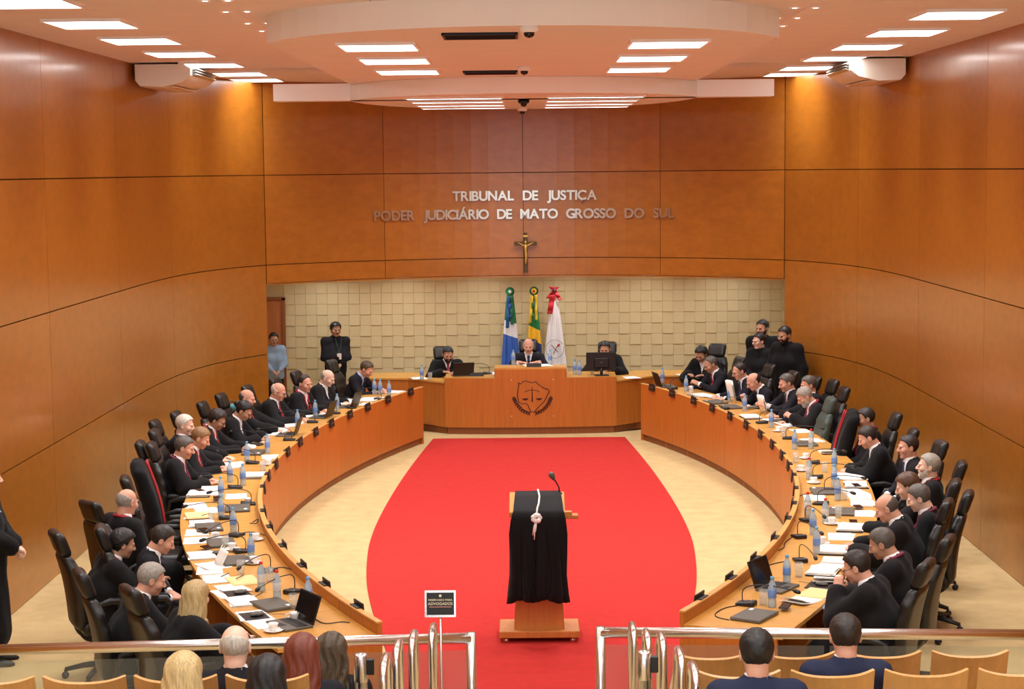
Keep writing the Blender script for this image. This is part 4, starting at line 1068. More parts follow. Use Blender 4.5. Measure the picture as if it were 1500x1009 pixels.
# ================================================================ OFFICE CHAIR
def cushion(fn, lo, hi, h, name): V, Q = surf(fn, lo, hi, h); return np_mesh(name, V, Q)
def bend(P): # backrest curves: lumbar bulge and wings
    q = P.copy(); z = q[:, 2]; q[:, 1] = q[:, 1]+.20*(z-.45)-(.035*np.sin((z-.45)*4.2))-.35*q[:, 0]**2; return q
def back_f(P):
    q = bend(P); w_ = np.interp(q[:, 2], [.45, .7, .95, 1.02], [.20, .245, .225, .19]).astype(np.float32); s_ = q.copy(); s_[:, 0] = q[:, 0]*.24/w_
    d = rbx(s_, (0, -.20, .75), (.24, .05, .31), .045)
    return d+.004*np.cos((q[:, 2]-.5)*PI/.13*2)*(q[:, 1] > -.2)
def head_f(P):
    q = bend(P); return rbx(q, (0, -.195, 1.15), (.155, .05, .105), .048)
BACK = cushion(back_f, (-.29, -.46, .40), (.29, -.05, 1.10), .021, 'backrest'); HEADR = cushion(head_f, (-.2, -.48, 1.0), (.2, -.08, 1.29), .02, 'headrest')
SEAT = cushion(lambda P: rbx(P, (0, .04, .46), (.25, .25, .055), .05), (-.28, -.24, .39), (.28, .32, .53), .022, 'seat')
_b = B(); _b.tube([(.27, -.17, .46), (.285, -.12, .66), (.285, .0, .69), (.285, .16, .68), (.28, .2, .62), (.26, .12, .46)], [.018, .022, .03, .03, .022, .018], 8, squash=.8); ARM_R = _b.mesh('armrest', True)
_b = B(); _b.tube([(-.27, -.17, .46), (-.285, -.12, .66), (-.285, .0, .69), (-.285, .16, .68), (-.28, .2, .62), (-.26, .12, .46)], [.018, .022, .03, .03, .022, .018], 8, squash=.8); ARM_L = _b.mesh('armrest', True)
COLM = B().lathe([(.05, .10), (.035, .16), (.026, .17), (.026, .40), (.10, .405), (.10, .42)], n=14).mesh('gas_column', True)
_b = B(); _b.tube([(0, .03, .115), (0, .16, .105), (0, .31, .075)], [.028, .024, .018], 8); LEG = _b.mesh('base_leg', True)
_b = B(); _b.lathe([(.001, -.024), (.026, -.022), (.03, 0), (.026, .022), (.001, .024)], n=12, M=RY(PI/2), T=(0, .31, .03)); _b.tube([(0, .31, .04), (0, .31, .075)], .01, 6); CAST = _b.mesh('caster', True)
M_CHAIRB = M_LEATHER
def office_chair(xy, rz, label, group=None, z=0, green=False):
    t = thing('office_chair', label, 'chair', (xy[0], xy[1], z), rz, group)
    m = mat('dark_green_leather', (58, 72, 66), .5) if green else M_LEATHER
    obj('backrest', BACK, m, t); obj('headrest', HEADR, m, t); obj('seat', SEAT, m, t); obj('armrest', ARM_R, M_BLACK, t); obj('armrest', ARM_L, M_BLACK, t)
    obj('gas_column', COLM, M_DKMETAL, t)
    for k in range(5):
        a = 2*PI*k/5+.3
        o = obj('base_leg', LEG, M_BLACK, t); o.rotation_euler = (0, 0, a); o = obj('caster', CAST, M_BLACK, t); o.rotation_euler = (0, 0, a)
    return t
# gown hung over an empty chair
def drape_f(P):
    d = np.minimum(back_f(P), head_f(P))-.022+.006*np.sin(P[:, 0]*42+2*np.sin(P[:, 2]*6))
    q = bend(P); d = smin(d, rbx(q, (0, -.2, .80), (.25, .075, .42), .06)-.004*np.sin(P[:, 0]*55), .05)
    return d
DRAPE = cushion(drape_f, (-.34, -.56, .30), (.34, .02, 1.32), .024, 'cloth')
_b = B()
for s in (-1, 1):
    P_ = [(s*.05, -.02, 1.26), (s*.07, .0, 1.12)]; P_ = []
    for z in np.linspace(1.27, .55, 14):
        y = -.195-.20*(z-.45)+.035*math.sin((z-.45)*4.2)+.35*(.0036)+.095; P_.append((s*(.05+.02*math.sin(z*5)), y, z))
    _b.tube(P_, .010, 6)
DRCORD = _b.mesh('red_cord', True)
def draped_gown(xy, rz, label, cord=True):
    t = thing('draped_gown', label, 'gown', (xy[0], xy[1], 0), rz)
    obj('cloth', DRAPE, M_ROBE, t)
    if cord: obj('red_cord', DRCORD, M_REDTRIM, t)

# ================================================================ WHO SITS WHERE
def seated(label, short, px, py, turn=0, **kw):
    p = at(px, py, Z=1.2); n = cnear(p)[3]; return person(label, short, px, py, math.atan2(-n[1], -n[0])+turn, **kw)
RT_, WT_ = M_REDTRIM, M_PURPTRIM
T_RED = mat('red_tie', (150, 30, 40), .6); T_NAVY = mat('navy_tie', (34, 44, 84), .6); T_STRIPE = mat('plum_tie', (84, 50, 66), .6)
# bench with the blonde woman, from the presiding desk towards the public
seated('man with brownish grey hair in dark suit and pale blue shirt writing', 'the man in the pale blue shirt', 537, 541, lean=.34, hp=.55, outfit='suit', shirt='blue', tie=T_NAVY, hair='short', hc='mid', skin=1)
seated('bald man in black robe seated next to the man in the pale blue shirt', 'the bald robed man near the presiding desk', 480, 554, lean=.22, hp=.4, hair='bald', hc='grey', skin=0)
seated('man with receding dark hair and wine red cord looking aside', 'the man with receding dark hair', 447, 562, lean=.2, hp=.15, hy=-.35, hair='receding', hc='dark', skin=1, trim=RT_)
seated('white-haired balding man wearing glasses and a robe with red tie', 'the white-haired man in glasses', 408, 574, lean=.16, hp=.35, hair='bald', hc='white', skin=1, glasses=True, tie=T_RED)
seated('bald man mostly hidden behind the dark-haired reader in glasses', 'the half-hidden bald man', 362, 584, lean=.05, hp=.2, hair='bald', hc='darkgrey', skin=1, trim=RT_)
seated('dark-haired reader in glasses and robe with white collar bending over documents', 'the dark-haired reader in glasses', 357, 602, lean=.26, hp=.6, hair='bun', hc='black', skin=2, glasses=True, female=True)
seated('man with wavy dark hair and long red cord reading at the desk', 'the wavy-haired man with the long red cord', 318, 615, lean=.22, hp=.55, hair='wave', hc='dark', skin=2, glasses=True, trim=RT_)
seated('man with thick white hair sitting behind the ruddy writing man', 'the man with thick white hair', 271, 623, lean=.05, hp=.2, hair='short', hc='white', skin=0)
seated('ruddy man with short light brown hair writing on open papers', 'the ruddy man writing', 294, 642, lean=.26, hp=.5, hair='short', hc='light', skin=1, trim=RT_, grip=True)
seated('smiling man with dark grey hair in robe with blue sleeve showing', 'the smiling dark grey-haired man', 270, 656, lean=.2, hp=.3, hair='short', hc='darkgrey', skin=1, trim=WT_)
seated('bald man in robe turned away from the desk with red cord on back', 'the bald man turning away', 187, 736, turn=.5, lean=.08, hp=.2, hy=.2, hair='bald', hc='grey', skin=1, trim=RT_, arms=('lap', 'lap'))
seated('dark curly-haired person in red-collared robe leaning behind the man in white collar', 'the dark curly-haired person', 180, 797, turn=.1, lean=.32, sc=.95, hp=.3, hair='wave', hc='black', skin=2, trim=RT_, arms=('lap', 'table'))
seated('man with neat dark hair in dark suit and white collar looking down', 'the neat dark-haired man in suit', 238, 791, turn=-.15, lean=.22, sc=.96, hp=.5, outfit='suit', hair='short', hc='dark', skin=1, tie=T_NAVY, arms=('lap', 'lap'))
seated('man with short silver hair in red-collared black robe', 'the silver-haired man', 222, 849, turn=-.05, lean=.26, sc=.98, hp=.35, hair='short', hc='grey', skin=1, trim=RT_, arms=('lap', 'table'))
seated('woman with long straight blonde hair in black robe at the bench end', 'the blonde woman', 290, 876, turn=.08, lean=.3, sc=.95, hp=.1, hy=.75, hair='long', hc='blonde', skin=0, female=True)
# presiding desk
NR = -PI/2
person('dark-bearded man in robe reading beside a laptop at the presiding desk', 'the bearded man at the presiding desk', 656, 519, NR+.25, lean=.15, hp=.4, hair='short', hc='black', skin=2, beard='black', tie=T_RED, Y=28.35, tzabs=.89, reach=.36)
person('bald presiding judge in dark suit and blue tie before the flags', 'the presiding judge', 774, 507, NR, lean=.12, hp=.2, outfit='suit', hair='bald', hc='grey', skin=1, tie=T_NAVY, Y=28.2, tzabs=1.045, reach=.36)
person('dark-haired person mostly hidden behind the computer monitor', 'the person behind the monitor', 886, 511, NR-.15, lean=.12, hp=.3, hair='short', hc='black', skin=2, Y=28.45, tzabs=.89, reach=.36)
person('dark-haired woman leaning over papers beside the presiding desk', 'the dark-haired woman beside the presiding desk', 1027, 519, NR-.6, lean=.3, hp=.5, hair='bob', hc='black', skin=2, female=True, Y=27.75, tzabs=.86, reach=.40)
# bench with the grey-bearded man
seated('grey-haired man in dark suit and red tie reading near the laptop', 'the man in the red tie', 1041, 534, lean=.22, hp=.45, outfit='suit', hair='receding', hc='darkgrey', skin=2, tie=T_RED, arms=('paper', 'table'))
seated('man with high forehead and glasses in dark suit reading', 'the man with high forehead and glasses', 1083, 544, lean=.22, hp=.35, outfit='suit', hair='receding', hc='dark', skin=1, glasses=True, tie=T_NAVY)
seated('balding man in dark suit bending over a raised sheet', 'the balding man lifting a sheet', 1104, 559, lean=.36, hp=.5, outfit='suit', hair='bald', hc='dark', skin=1, tie=T_NAVY, arms=('table', 'paper'))
seated('man with neat grey hair in suit and striped tie sitting upright', 'the upright man in striped tie', 1152, 561, lean=.14, hp=.3, outfit='suit', hair='short', hc='darkgrey', skin=1, tie=T_STRIPE, arms=('paper', 'paper'))
seated('grey-haired man partly hidden behind the white-haired reader', 'the half-hidden grey-haired man', 1184, 564, lean=.05, hp=.2, hair='short', hc='darkgrey', skin=1, shirt='white')
seated('white-haired reader with white beard in robe with red trim', 'the white-bearded reader', 1179, 581, lean=.26, hp=.6, hair='short', hc='grey', skin=1, beard='white', trim=RT_, arms=('paper', 'table'))
seated('dark-haired man sitting behind the ruddy dark-haired man with clasped hands', 'the dark-haired man farther back', 1268, 613, lean=.06, hp=.2, hair='short', hc='dark', skin=2, trim=WT_, arms=('lap', 'lap'))
seated('ruddy man with short dark hair in robe clasping hands on desk', 'the man clasping his hands', 1271, 641, lean=.22, hp=.5, hair='short', hc='dark', skin=1, arms=('center', 'center'))
seated('dark-haired man in suit and white collar looking across the hall', 'the dark-haired man looking across', 1330, 655, turn=.2, lean=.06, hp=.1, outfit='suit', hair='short', hc='dark', skin=1, tie=T_NAVY, arms=('lap', 'lap'))
seated('grey-bearded man with grey hair in red-trimmed robe leaning back', 'the grey-bearded man', 1360, 683, lean=.02, hp=-.02, hair='short', hc='grey', skin=0, beard='white', trim=RT_, arms=('lap', 'lap'))
seated('brown-haired woman sitting between the bearded and the wine-collared man', 'the brown-haired woman', 1329, 713, lean=.14, hp=.35, hair='bob', hc='brown', skin=0, female=True, arms=('table', 'lap'))
seated('dark grey-haired man in wine-collared robe looking down', 'the wine-collared man', 1346, 730, lean=.12, hp=.4, hair='short', hc='darkgrey', skin=0, trim=WT_, arms=('lap', 'lap'))
seated('balding grey-haired man in robe bending over the desk', 'the balding robed man over the desk', 1299, 745, lean=.24, hp=.5, hair='bald', hc='darkgrey', skin=1)
seated('dark grey-haired man with pale collar reaching onto the desk', 'the man with the pale collar', 1292, 797, lean=.24, hp=.45, hair='short', hc='darkgrey', skin=2, trim=WT_)
seated('man in glasses resting chin on hand and holding a phone', 'the man resting his chin', 1255, 831, lean=.26, hp=.4, hair='short', hc='dark', skin=1, glasses=True, arms=('chin', 'phone'))
# standing
person('long-haired attendant in short black cape with badge standing by cream wall', 'the long-haired attendant', 491, 483, NR+.2, lean=-.03, hp=.1, hy=.25, hair='wave', hc='black', skin=2, outfit='suit', stand=True, Y=29.1, arms=('clasp', 'clasp'), cape=True, beard='moustache', shirt='black')
person('woman guard in pale blue uniform shirt standing at the door', 'the woman guard', 401, 497, NR+.3, lean=0, hp=.1, hair='bun', hc='black', skin=2, outfit='guard', stand=True, Y=29.0, arms=('clasp', 'clasp'), female=True)
person('tall attendant in black gown beside the recess standing behind a woman', 'the tall attendant', 1118, 481, NR-.35, lean=0, hp=.1, hy=-.4, hair='short', hc='black', skin=2, outfit='robe', stand=True, Y=26.9, arms=('back', 'back'), shirt='black', beard='black')
person('woman attendant in glasses and black gown in front of the tall one', 'the woman attendant', 1113, 500, NR-.6, lean=0, hp=.1, hy=-.5, hair='bun', hc='black', skin=0, outfit='robe', stand=True, Y=26.45, arms=('clasp', 'clasp'), glasses=True, female=True, shirt='black')
person('bearded attendant in black short-sleeved gown against the veneer wall', 'the bearded attendant', 1150, 491, NR-.75, lean=.02, hp=.25, hy=-.2, hair='short', hc='black', skin=2, outfit='robe', stand=True, Y=26.0, arms=('hang', 'hang'), beard='black', shirt='black')
person('person in long black gown standing against the veneer wall with clasped hands', 'the person standing by the wall', 0, 0, .12, lean=0, hp=.1, hair='short', hc='dark', skin=0, outfit='robe', stand=True, xy=(-4.52, 14.62), arms=('clasp', 'clasp'))
# attendant's badge
at_ = PEOPLE[-6]
bd = thing('name_badge', 'white name badge on a strap worn by the long-haired attendant', 'badge', tuple(at(497, 522, Y=28.9)), .2)
B().cbox((0, 0, 0), (.07, .006, .10), .003).build('card', M_PAPER, bd); B().tube([(-.0, -.002, .05), (-.03, .03, .18), (-.05, .07, .3)], .004, 5).tube([(0, -.002, .05), (.03, .03, .18), (.05, .07, .3)], .004, 5).build('strap', mat('green_strap', (60, 90, 80), .7), bd)

# empty chairs, and gowns hung on two of them
def empty_chair(px, py, label, turn=0, gown=None, green=False):
    p = at(px, py, Z=1.16); n = cnear(p)[3]; face = math.atan2(-n[1], -n[0])+turn; xy = p[:2]+.33*np.array((math.cos(face), math.sin(face)))
    office_chair(xy, face-PI/2, label, 'office chairs along the benches', green=green)
    if gown: draped_gown(xy, face-PI/2, gown)
empty_chair(224, 660, 'empty black leather office chair behind the smiling dark grey-haired man')
empty_chair(206, 690, 'empty black leather office chair hidden under a red-corded gown', gown='black gown with red cord hung over an empty office chair near the bald man')
empty_chair(186, 711, 'empty black leather office chair beside the chair with the red-corded gown')
empty_chair(1216, 592, 'empty dark green office chair behind the white-bearded reader', green=True)
empty_chair(1246, 614, 'empty black office chair between the white-bearded reader and the dark-haired man', gown='black gown hung over an office chair beside the dark green chair')
for xy, rz, who, bz in CHAIRS:
    office_chair(xy, rz, 'black leather high-backed office chair '+who, 'office chairs along the benches', z=max(0, bz) if bz < .3 and xy[1] > 27 else 0)
b = B(); b.box((0.1, 28.85, .045), (1.3, 1.5, .09)); struct(b.build('floor', M_FLOOR))
# blue bag on a small wooden stand by the wall
p = at(338, 590, Z=.95)
t = thing('side_stand', 'small wooden stand by the veneer wall carrying a blue bag', 'stand', (p[0]-.1, p[1], 0), .2)
B().cbox((0, 0, .80), (.5, .36, .03), .004).build('top', M_DKMETAL, t)
for sx in (-1, 1):
    for sy in (-1, 1): B().box((sx*.21, sy*.14, .39), (.03, .03, .78)).build('leg', M_TOP, t)
t = thing('blue_bag', 'teal blue folded bag lying on the small stand by the wall', 'bag', (p[0]-.02, p[1], .816), .4)
V, Q = surf(lambda P: rbx(P, (0, 0, .06), (.15, .10, .06), .05)+.01*np.sin(P[:, 0]*30)*np.sin(P[:, 1]*24+1), (-.2, -.15, -.01), (.2, .15, .15), .016); obj('body', np_mesh('body', V, Q), mat('teal_cloth', (60, 140, 150), .6), t)
B().tube([(-.08, 0, .11), (-.05, .02, .15), (.05, .02, .15), (.08, 0, .11)], .008, 6).build('handle', M_BLACK, t, True)

# ================================================================ PUBLIC ROWS
UPY = PI/2
G_ = []
for i, z in enumerate(np.linspace(0, .56, 9)):
    hwz = .225; row = []
    for a in np.linspace(-1, 1, 13): row.append((a*hwz, -.055*(1-a*a)-.16*(z/.56), .44+z*.98+(-.028*(1-abs(a)**3) if i == 8 else 0)))
    G_.append(row)
PSB = B().slab(np.array(G_), .018).mesh('seat_back'); smooth_by_angle(PSB, 50)
PSS = B().cbox((0, .22, .42), (.44, .42, .05), .015).mesh('seat_pad')
PSL = B().box((0, .1, .2), (.03, .34, .40)).box((0, .1, .01), (.07, .42, .02)).mesh('side_frame')
def pub_seat(x, y, z, lab, grp):
    t = thing('public_seat', lab, 'seat', (x, y, z), 0, grp); obj('seat_back', PSB, M_SEATW, t); obj('seat_pad', PSS, mat('seat_cloth', (150, 120, 80), .9), t)
    for sx in (-1, 1): o = obj('side_frame', PSL, M_BLACK, t); o.location.x = sx*.21
# tops of the seat backs land where the photo shows them
for i, x in enumerate((-1.40, -1.89, -2.38, -2.87)): pub_seat(x, 9.42, .44, ORD[i]+' plywood seat from the aisle in the white-haired spectator\'s row', 'public seats of the white-haired man\'s row')
for i, x in enumerate((1.12, 1.62, 2.12, 2.62)): pub_seat(x, 9.42, .44, ORD[i]+' plywood seat from the aisle in the crop-haired navy-suited man\'s row', 'public seats of the navy-suited man\'s row')
for i, x in enumerate((1.07, 1.57, 2.07, 2.58)): pub_seat(x, 10.32, .29, ORD[i]+' plywood seat from the aisle in the empty row closest to the railing', 'public seats closest to the railing')
for i, x in enumerate((-2.03, -1.46, -.95, 1.12)): pub_seat(x, 8.52, .58, 'plywood seat in the highest public row under the '+('blonde spectator', 'black-haired spectator', 'aisle end', 'black-haired man in navy')[i], 'public seats of the highest row')
kw = dict(chair=False, arms=('lap', 'lap'), lean=.02, hp=.12)
person('white-haired balding man in black seen from behind at the railing', 'the white-haired spectator', 345, 947, UPY, outfit='suit', hair='bald', hc='white', skin=0, Y=9.62, **kw)
person('spectator woman with straight honey blonde hair seen from behind', 'the blonde spectator', 270, 992, UPY, outfit='suit', hair='long', hc='blonde', skin=0, female=True, Y=8.75, **kw)
person('spectator woman with black hair seen from behind', 'the black-haired spectator', 393, 996, UPY, outfit='suit', hair='long', hc='black', skin=1, female=True, Y=8.75, **kw)
person('spectator woman with long auburn hair seen from behind', 'the auburn-haired spectator', 443, 962, UPY, outfit='suit', hair='long', hc='auburn', skin=0, female=True, Y=9.5, **kw)
person('spectator woman with wavy mid brown hair beside the auburn-haired one', 'the wavy brown-haired woman', 486, 958, UPY, outfit='suit', hair='wavylong', hc='mid', skin=0, female=True, Y=10.3, **kw)
person('spectator man with thick black hair in navy suit seen from behind', 'the black-haired man in navy', 1108, 957, UPY, outfit='navy', hair='short', hc='black', skin=1, Y=8.75, **kw)
person('spectator man with short cropped dark hair and navy suit seen from behind', 'the crop-haired man in navy', 1238, 932, UPY, outfit='navy', hair='short', hc='dark', skin=1, Y=9.62, **kw)

# ================================================================ THINGS ON THE DESKS
def who(p):
    best = min((q for q in PEOPLE if not q[2]), key=lambda q: np.linalg.norm(q[0]+q[3]*.45-np.array(p[:2]))); return best[1]
def place(name, desc, cat, p, rz=0, z=None):
    w_ = who(p); return thing(name, desc+' before '+w_, cat, (p[0], p[1], p[2] if z is None else z), rz, cat+'s before '+w_)
def onb(x, y, z=TZ):
    p = at(x, y, Z=z); sd, s, dd, n = cnear(p)
    if z == TZ:
        p[:2] += n*(min(max(dd, .14), DEPTH-.12)-dd)
    return p, math.atan2(-n[1], -n[0])-PI/2      # local +Y looks to the hall centre
# name plates
for q, rz in PLATES:
    t = place('name_plate', 'black name plate on bench front', 'name plate', (q[0], q[1], PZ), rz)
    obj('plate', np_me, M_BLACK, t); obj('name_print', np_txt, M_GREY, t)
for x, y, z in ((698, 551, .885), (782, 537.5, 1.045)):
    p = at(x, y, Z=z)
    t = place('name_plate', 'black name plate on presiding desk', 'name plate', p, 0)
    B().cbox((0, 0, .03), (.23, .012, .06), .003, M=RX(-.25)).build('plate', M_BLACK, t); B().box((0, .03, .004), (.2, .06, .008)).build('foot', M_BLACK, t)
# bottles
BT = B().lathe([(.001, .002), (.028, 0), (.032, .006), (.032, .05), (.030, .058), (.032, .066), (.032, .15), (.028, .175), (.014, .205), (.0125, .215), (.0125, .222), (.001, .223)], n=16).mesh('bottle_body', True)
BLB = B().lathe([(.0326, .075), (.0330, .076), (.0330, .135), (.0326, .136)], n=16).mesh('label', True)
BCP = B().lathe([(.0145, .216), (.0150, .218), (.0150, .234), (.013, .237), (.001, .237)], n=14).mesh('cap', True)
bott = [(557, 578), (570, 581), (521, 576), (494, 601), (462, 611), (436, 626), (392, 664), (362, 676), (337, 706), (356, 711), (324, 731), (324, 760), (342, 780), (368, 820), (452, 889),
        (980, 560), (1005, 573), (1069, 588), (1091, 602), (1130, 626), (1164, 658), (1222, 688), (1222, 712), (1227, 733), (1191, 783), (1196, 811), (1152.5, 855), (1131, 889)]
redb = [(383, 865), (406, 878), (1188, 657), (1185, 702), (1209, 766), (1180, 756)]
for k, (x, y) in enumerate(bott+redb):
    red = k >= len(bott); p, rz = onb(x, y)
    t = place('water_bottle', 'clear water bottle with red cap and pale label' if red else 'clear water bottle with blue label', 'bottle', p, rz)
    obj('bottle_body', BT, M_PET, t); obj('label', BLB, M_PALELAB if red else M_BLUELAB, t); obj('cap', BCP, M_REDCAP if red else M_BLUECAP, t)
for x, y, z in ((618, 556, .82), (752, 534, 1.045), (806, 534, 1.045), (842, 548, .885), (849, 549, .885)):
    p = at(x, y, Z=z); t = place('water_bottle', 'blue-labelled water bottle on presiding desk', 'bottle', p, 0)
    obj('bottle_body', BT, M_PET, t); obj('label', BLB, M_BLUELAB, t); obj('cap', BCP, M_BLUECAP, t)
# tumblers and cups
GT = B().lathe([(.001, .004), (.028, .004), (.028, 0), (.030, 0), (.036, .12), (.034, .12), (.0275, .008), (.001, .008)], n=18).mesh('glass', True)
GW = B().lathe([(.001, .009), (.0272, .009), (.0305, .065), (.001, .066)], n=16).mesh('water', True)
for x, y in [(353, 841), (330, 803), (310, 762), (430, 892), (395, 852), (1118, 886), (1170, 845), (1228, 758), (1237, 732), (1208, 692), (1163, 678), (1148, 640), (1012, 580), (404, 690)]:
    p, rz = onb(x, y); t = place('drinking_glass', 'clear drinking glass', 'glass', p, rz); obj('glass', GT, M_GLASS, t); obj('water', GW, M_GLASS, t)
for x, y, z in ((630, 556.5, .82), (868, 549, .885)):
    p = at(x, y, Z=z); t = place('drinking_glass', 'drinking glass on presiding desk', 'glass', p, 0); obj('glass', GT, M_GLASS, t); obj('water', GW, M_GLASS, t)
CS = B().lathe([(.001, .002), (.035, 0), (.04, .004), (.072, .014), (.074, .018), (.04, .010), (.001, .009)], n=20).mesh('saucer', True)
CC = B().lathe([(.001, .012), (.022, .010), (.026, .016), (.036, .055), (.038, .065), (.036, .065), (.033, .05), (.02, .018), (.001, .017)], n=18).mesh('cup', True)
CH = B().tube([(.034, 0, .055), (.055, 0, .052), (.058, 0, .038), (.05, 0, .026), (.03, 0, .026)], .004, 6).mesh('handle', True)
CO = B().lathe([(.001, .046), (.0315, .046), (.001, .047)], n=16).mesh('coffee', True)
for x, y in [(395, 926), (431, 909), (372, 826), (398, 790), (1192, 708), (1204, 797), (1218, 768), (1155, 690), (340, 806), (1180, 672), (1140, 632), (405, 681), (384, 738), (316, 790)]:
    p, rz = onb(x, y); t = place('coffee_cup', 'white coffee cup on a saucer', 'cup', p, rz+random.random()*6); obj('saucer', CS, M_CHINA, t); c = obj('cup', CC, M_CHINA, t); obj('handle', CH, M_CHINA, c); obj('coffee', CO, mat('coffee', (60, 34, 18), .3), c)
# gooseneck microphones
MB_ = cushion(lambda P: smax(rbx(P, (0, 0, .018), (.055, .075, .024), .014), P[:, 2]-.030+.12*P[:, 1], .006), (-.08, -.1, -.01), (.08, .1, .06), .0085, 'base')
def mic(x, y, head=None, z=TZ, bench=True, up=.13):
    p, rz = onb(x, y, z)
    if head is not None:
        hpt = at(head[0], head[1], Z=z+.16); a = math.atan2(hpt[1]-p[1], hpt[0]-p[0]); rz = a+PI/2; L = min(.5, max(.16, np.linalg.norm(hpt[:2]-p[:2])))
    else: L = .30+random.random()*.1; rz += random.uniform(-.4, .4)
    t = place('gooseneck_microphone', 'black gooseneck desk microphone', 'microphone', p, rz)
    obj('base', MB_, M_BLACK, t)
    P = [(0, .03, .03), (0, .035, up*.7), (0, .02, up), (0, -.04, up+.03), (0, -L*.5, up+.045), (0, -L, up+.02)]
    B().tube(resample(P, .03), .0042, 6).build('gooseneck', M_BLACK, t, True)
    B().tube([(0, -L+.01, up+.022), (0, -L-.01, up+.018), (0, -L-.04, up+.01), (0, -L-.052, up+.006)], [.007, .016, .016, .008], 10).build('microphone_head', M_BLACK, t, True)
    B().lathe([(.006, 0), (.006, .004), (.001, .005)], (.03, -.03, .033), 10).build('button', mat('mic_button', (200, 196, 190), .4), t)
for a in [(429, 868, (368, 864)), (394, 837, (352, 828)), (355, 809, None), (347, 785, (283, 783)), (371.5, 739, None), (332, 760, (274, 739)), (344.5, 715, None), (370, 679, None), (376, 652, None), (424, 645, None), (458, 619, None), (490, 606, None), (514, 598, None), (556, 586, None),
          (1093, 886, (1163, 863)), (1172, 822, (1200, 819)), (1164, 787, (1247, 800)), (1176, 763, (1233, 769)), (1212, 720, (1262, 698)), (1202, 739, None), (1195, 700, None), (1191, 679, None), (1155, 643, None), (1116, 620, None), (1060, 600, None), (985, 570, None)]:
    mic(*a)
mic(714, 548, (692, 533), z=.885)
# laptops
def laptop(x, y, rz_off, lab, z=TZ, ang=1.9, bench=True, rz=None):
    p, r0 = onb(x, y, z); rz = r0+rz_off if rz is None else rz
    t = place('laptop', lab, 'laptop', p, rz)
    bs = B().cbox((0, 0, .009), (.33, .23, .018), .004).build('keyboard_base', M_GREY, t)
    k = B().box((0, 0, 0), (.0175, .0155, .004)).mesh('key_row'); kb = B()
    for r in range(5): kb.box((0, -.005+r*.019, .0195), (.29, .015, .003))
    kb.build('keys', M_BLACK, bs); B().box((0, -.07, .0185), (.09, .05, .002)).build('touchpad', M_DKMETAL, bs)
    M = RX(-(ang-PI/2))
    sc_ = B().cbox((0, 0, .11), (.33, .010, .22), .003, M=M, T=(0, .115, .016)).build('screen_lid', M_BLACK, t)
    B().box((0, -.0055, .112), (.305, .001, .19), M=M, T=(0, .115, .016)).build('display', M_SCREEN, sc_)
laptop(424, 916, .15, 'open laptop with dark screen at the bench end')
laptop(1139, 862, -.2, 'open laptop with dark screen')
laptop(508, 596, .0, 'open laptop with dark screen'); laptop(470, 611, 0, 'open laptop with dark screen'); laptop(420, 637, .1, 'open laptop with dark screen'); laptop(976, 566, -.15, 'open laptop with dark screen')
laptop(677, 550, 0, 'open laptop on the presiding desk', z=.885, rz=PI+.2)
CLT = B().cbox((0, 0, .013), (.34, .245, .026), .006).mesh('closed_case'); CLS = B().box((.12, .08, .0265), (.05, .03, .001)).mesh('sticker')
for x, y, r in [(399, 888, .15), (324, 797, .0), (345, 823, .05), (348, 746, .0), (306, 774, .05), (1105, 904, -.1), (1233, 751, 0), (1206, 721, .1), (372, 664, 0), (1180, 651, 0), (1048, 590, .1), (1070, 597, 0)]:
    p, rz = onb(x, y); t = place('closed_laptop', 'closed grey laptop', 'laptop', p, rz+r); obj('lid', CLT, M_GREY, t); obj('sticker', CLS, M_PAPER, t)
# computer monitor seen from behind
p = at(881, 551, Z=.885)
t = thing('computer_monitor', 'black computer monitor seen from behind on the presiding desk', 'monitor', (p[0], p[1]+.12, .885), PI+.12)
B().cbox((0, 0, .22), (.47, .03, .29), .008).build('panel', M_BLACK, t); B().cbox((0, .03, .2), (.24, .04, .16), .015).build('rear_housing', M_BLACK, t)
B().tube([(0, .03, .12), (0, .04, .01)], .022, 10).build('stand', M_BLACK, t, True); B().cbox((0, .03, .008), (.22, .16, .016), .005).build('foot', M_BLACK, t)
B().box((0, .051, .21), (.05, .002, .012)).build('maker_mark', M_GREY, t)
# papers
rnd = random.Random(5)
def sheets(n, w_=.21, l=.297, curl=0.0, seed=1):
    r = random.Random(seed); b = B()
    for i in range(n):
        G = [[(x*w_/2, y*l/2, i*.0022+.0005+curl*max(0, y)**2*l*(.35 if i == n-1 else .15)) for x in (-1, 0, 1)] for y in np.linspace(-1, 1, 7)]
        b.slab(np.array(G), .0016, M=RZ(r.uniform(-.14, .14) if i else 0), T=(r.uniform(-.012, .012), r.uniform(-.012, .012), 0))
    return b.mesh('sheets')
SH = {('thin', 0): sheets(2, seed=1), ('thin', 1): sheets(3, seed=2), ('stack', 0): sheets(8, seed=3), ('stack', 1): sheets(11, seed=4), ('open', 0): sheets(4, .42, .297, .12, 5), ('curl', 0): sheets(4, .21, .30, .4, 6)}
FOLD = B().cbox((0, 0, .004), (.24, .33, .008), .002).mesh('folder')
def paper(x, y, kind='thin', r=0, var=0, folder=None, z=TZ, desc=None, bench=True):
    p, rz = onb(x, y, z)
    dd = desc or {'thin': 'loose white sheets', 'stack': 'thick white paper stack', 'open': 'open white document', 'curl': 'curling bundle of white pages'}[kind]
    t = place('paper_stack', dd+(' on a dark folder' if folder else ''), 'paper', p, rz+r+PI/2*(kind in ('thin', 'stack', 'curl'))*1)
    o = obj('sheets', SH[(kind, var)], M_PAPER, t)
    for k in range(3):
        pass
    if folder: obj('folder', FOLD, M_DKMETAL if folder == 'dark' else M_BEIGEP, t); o.location.z = .0085
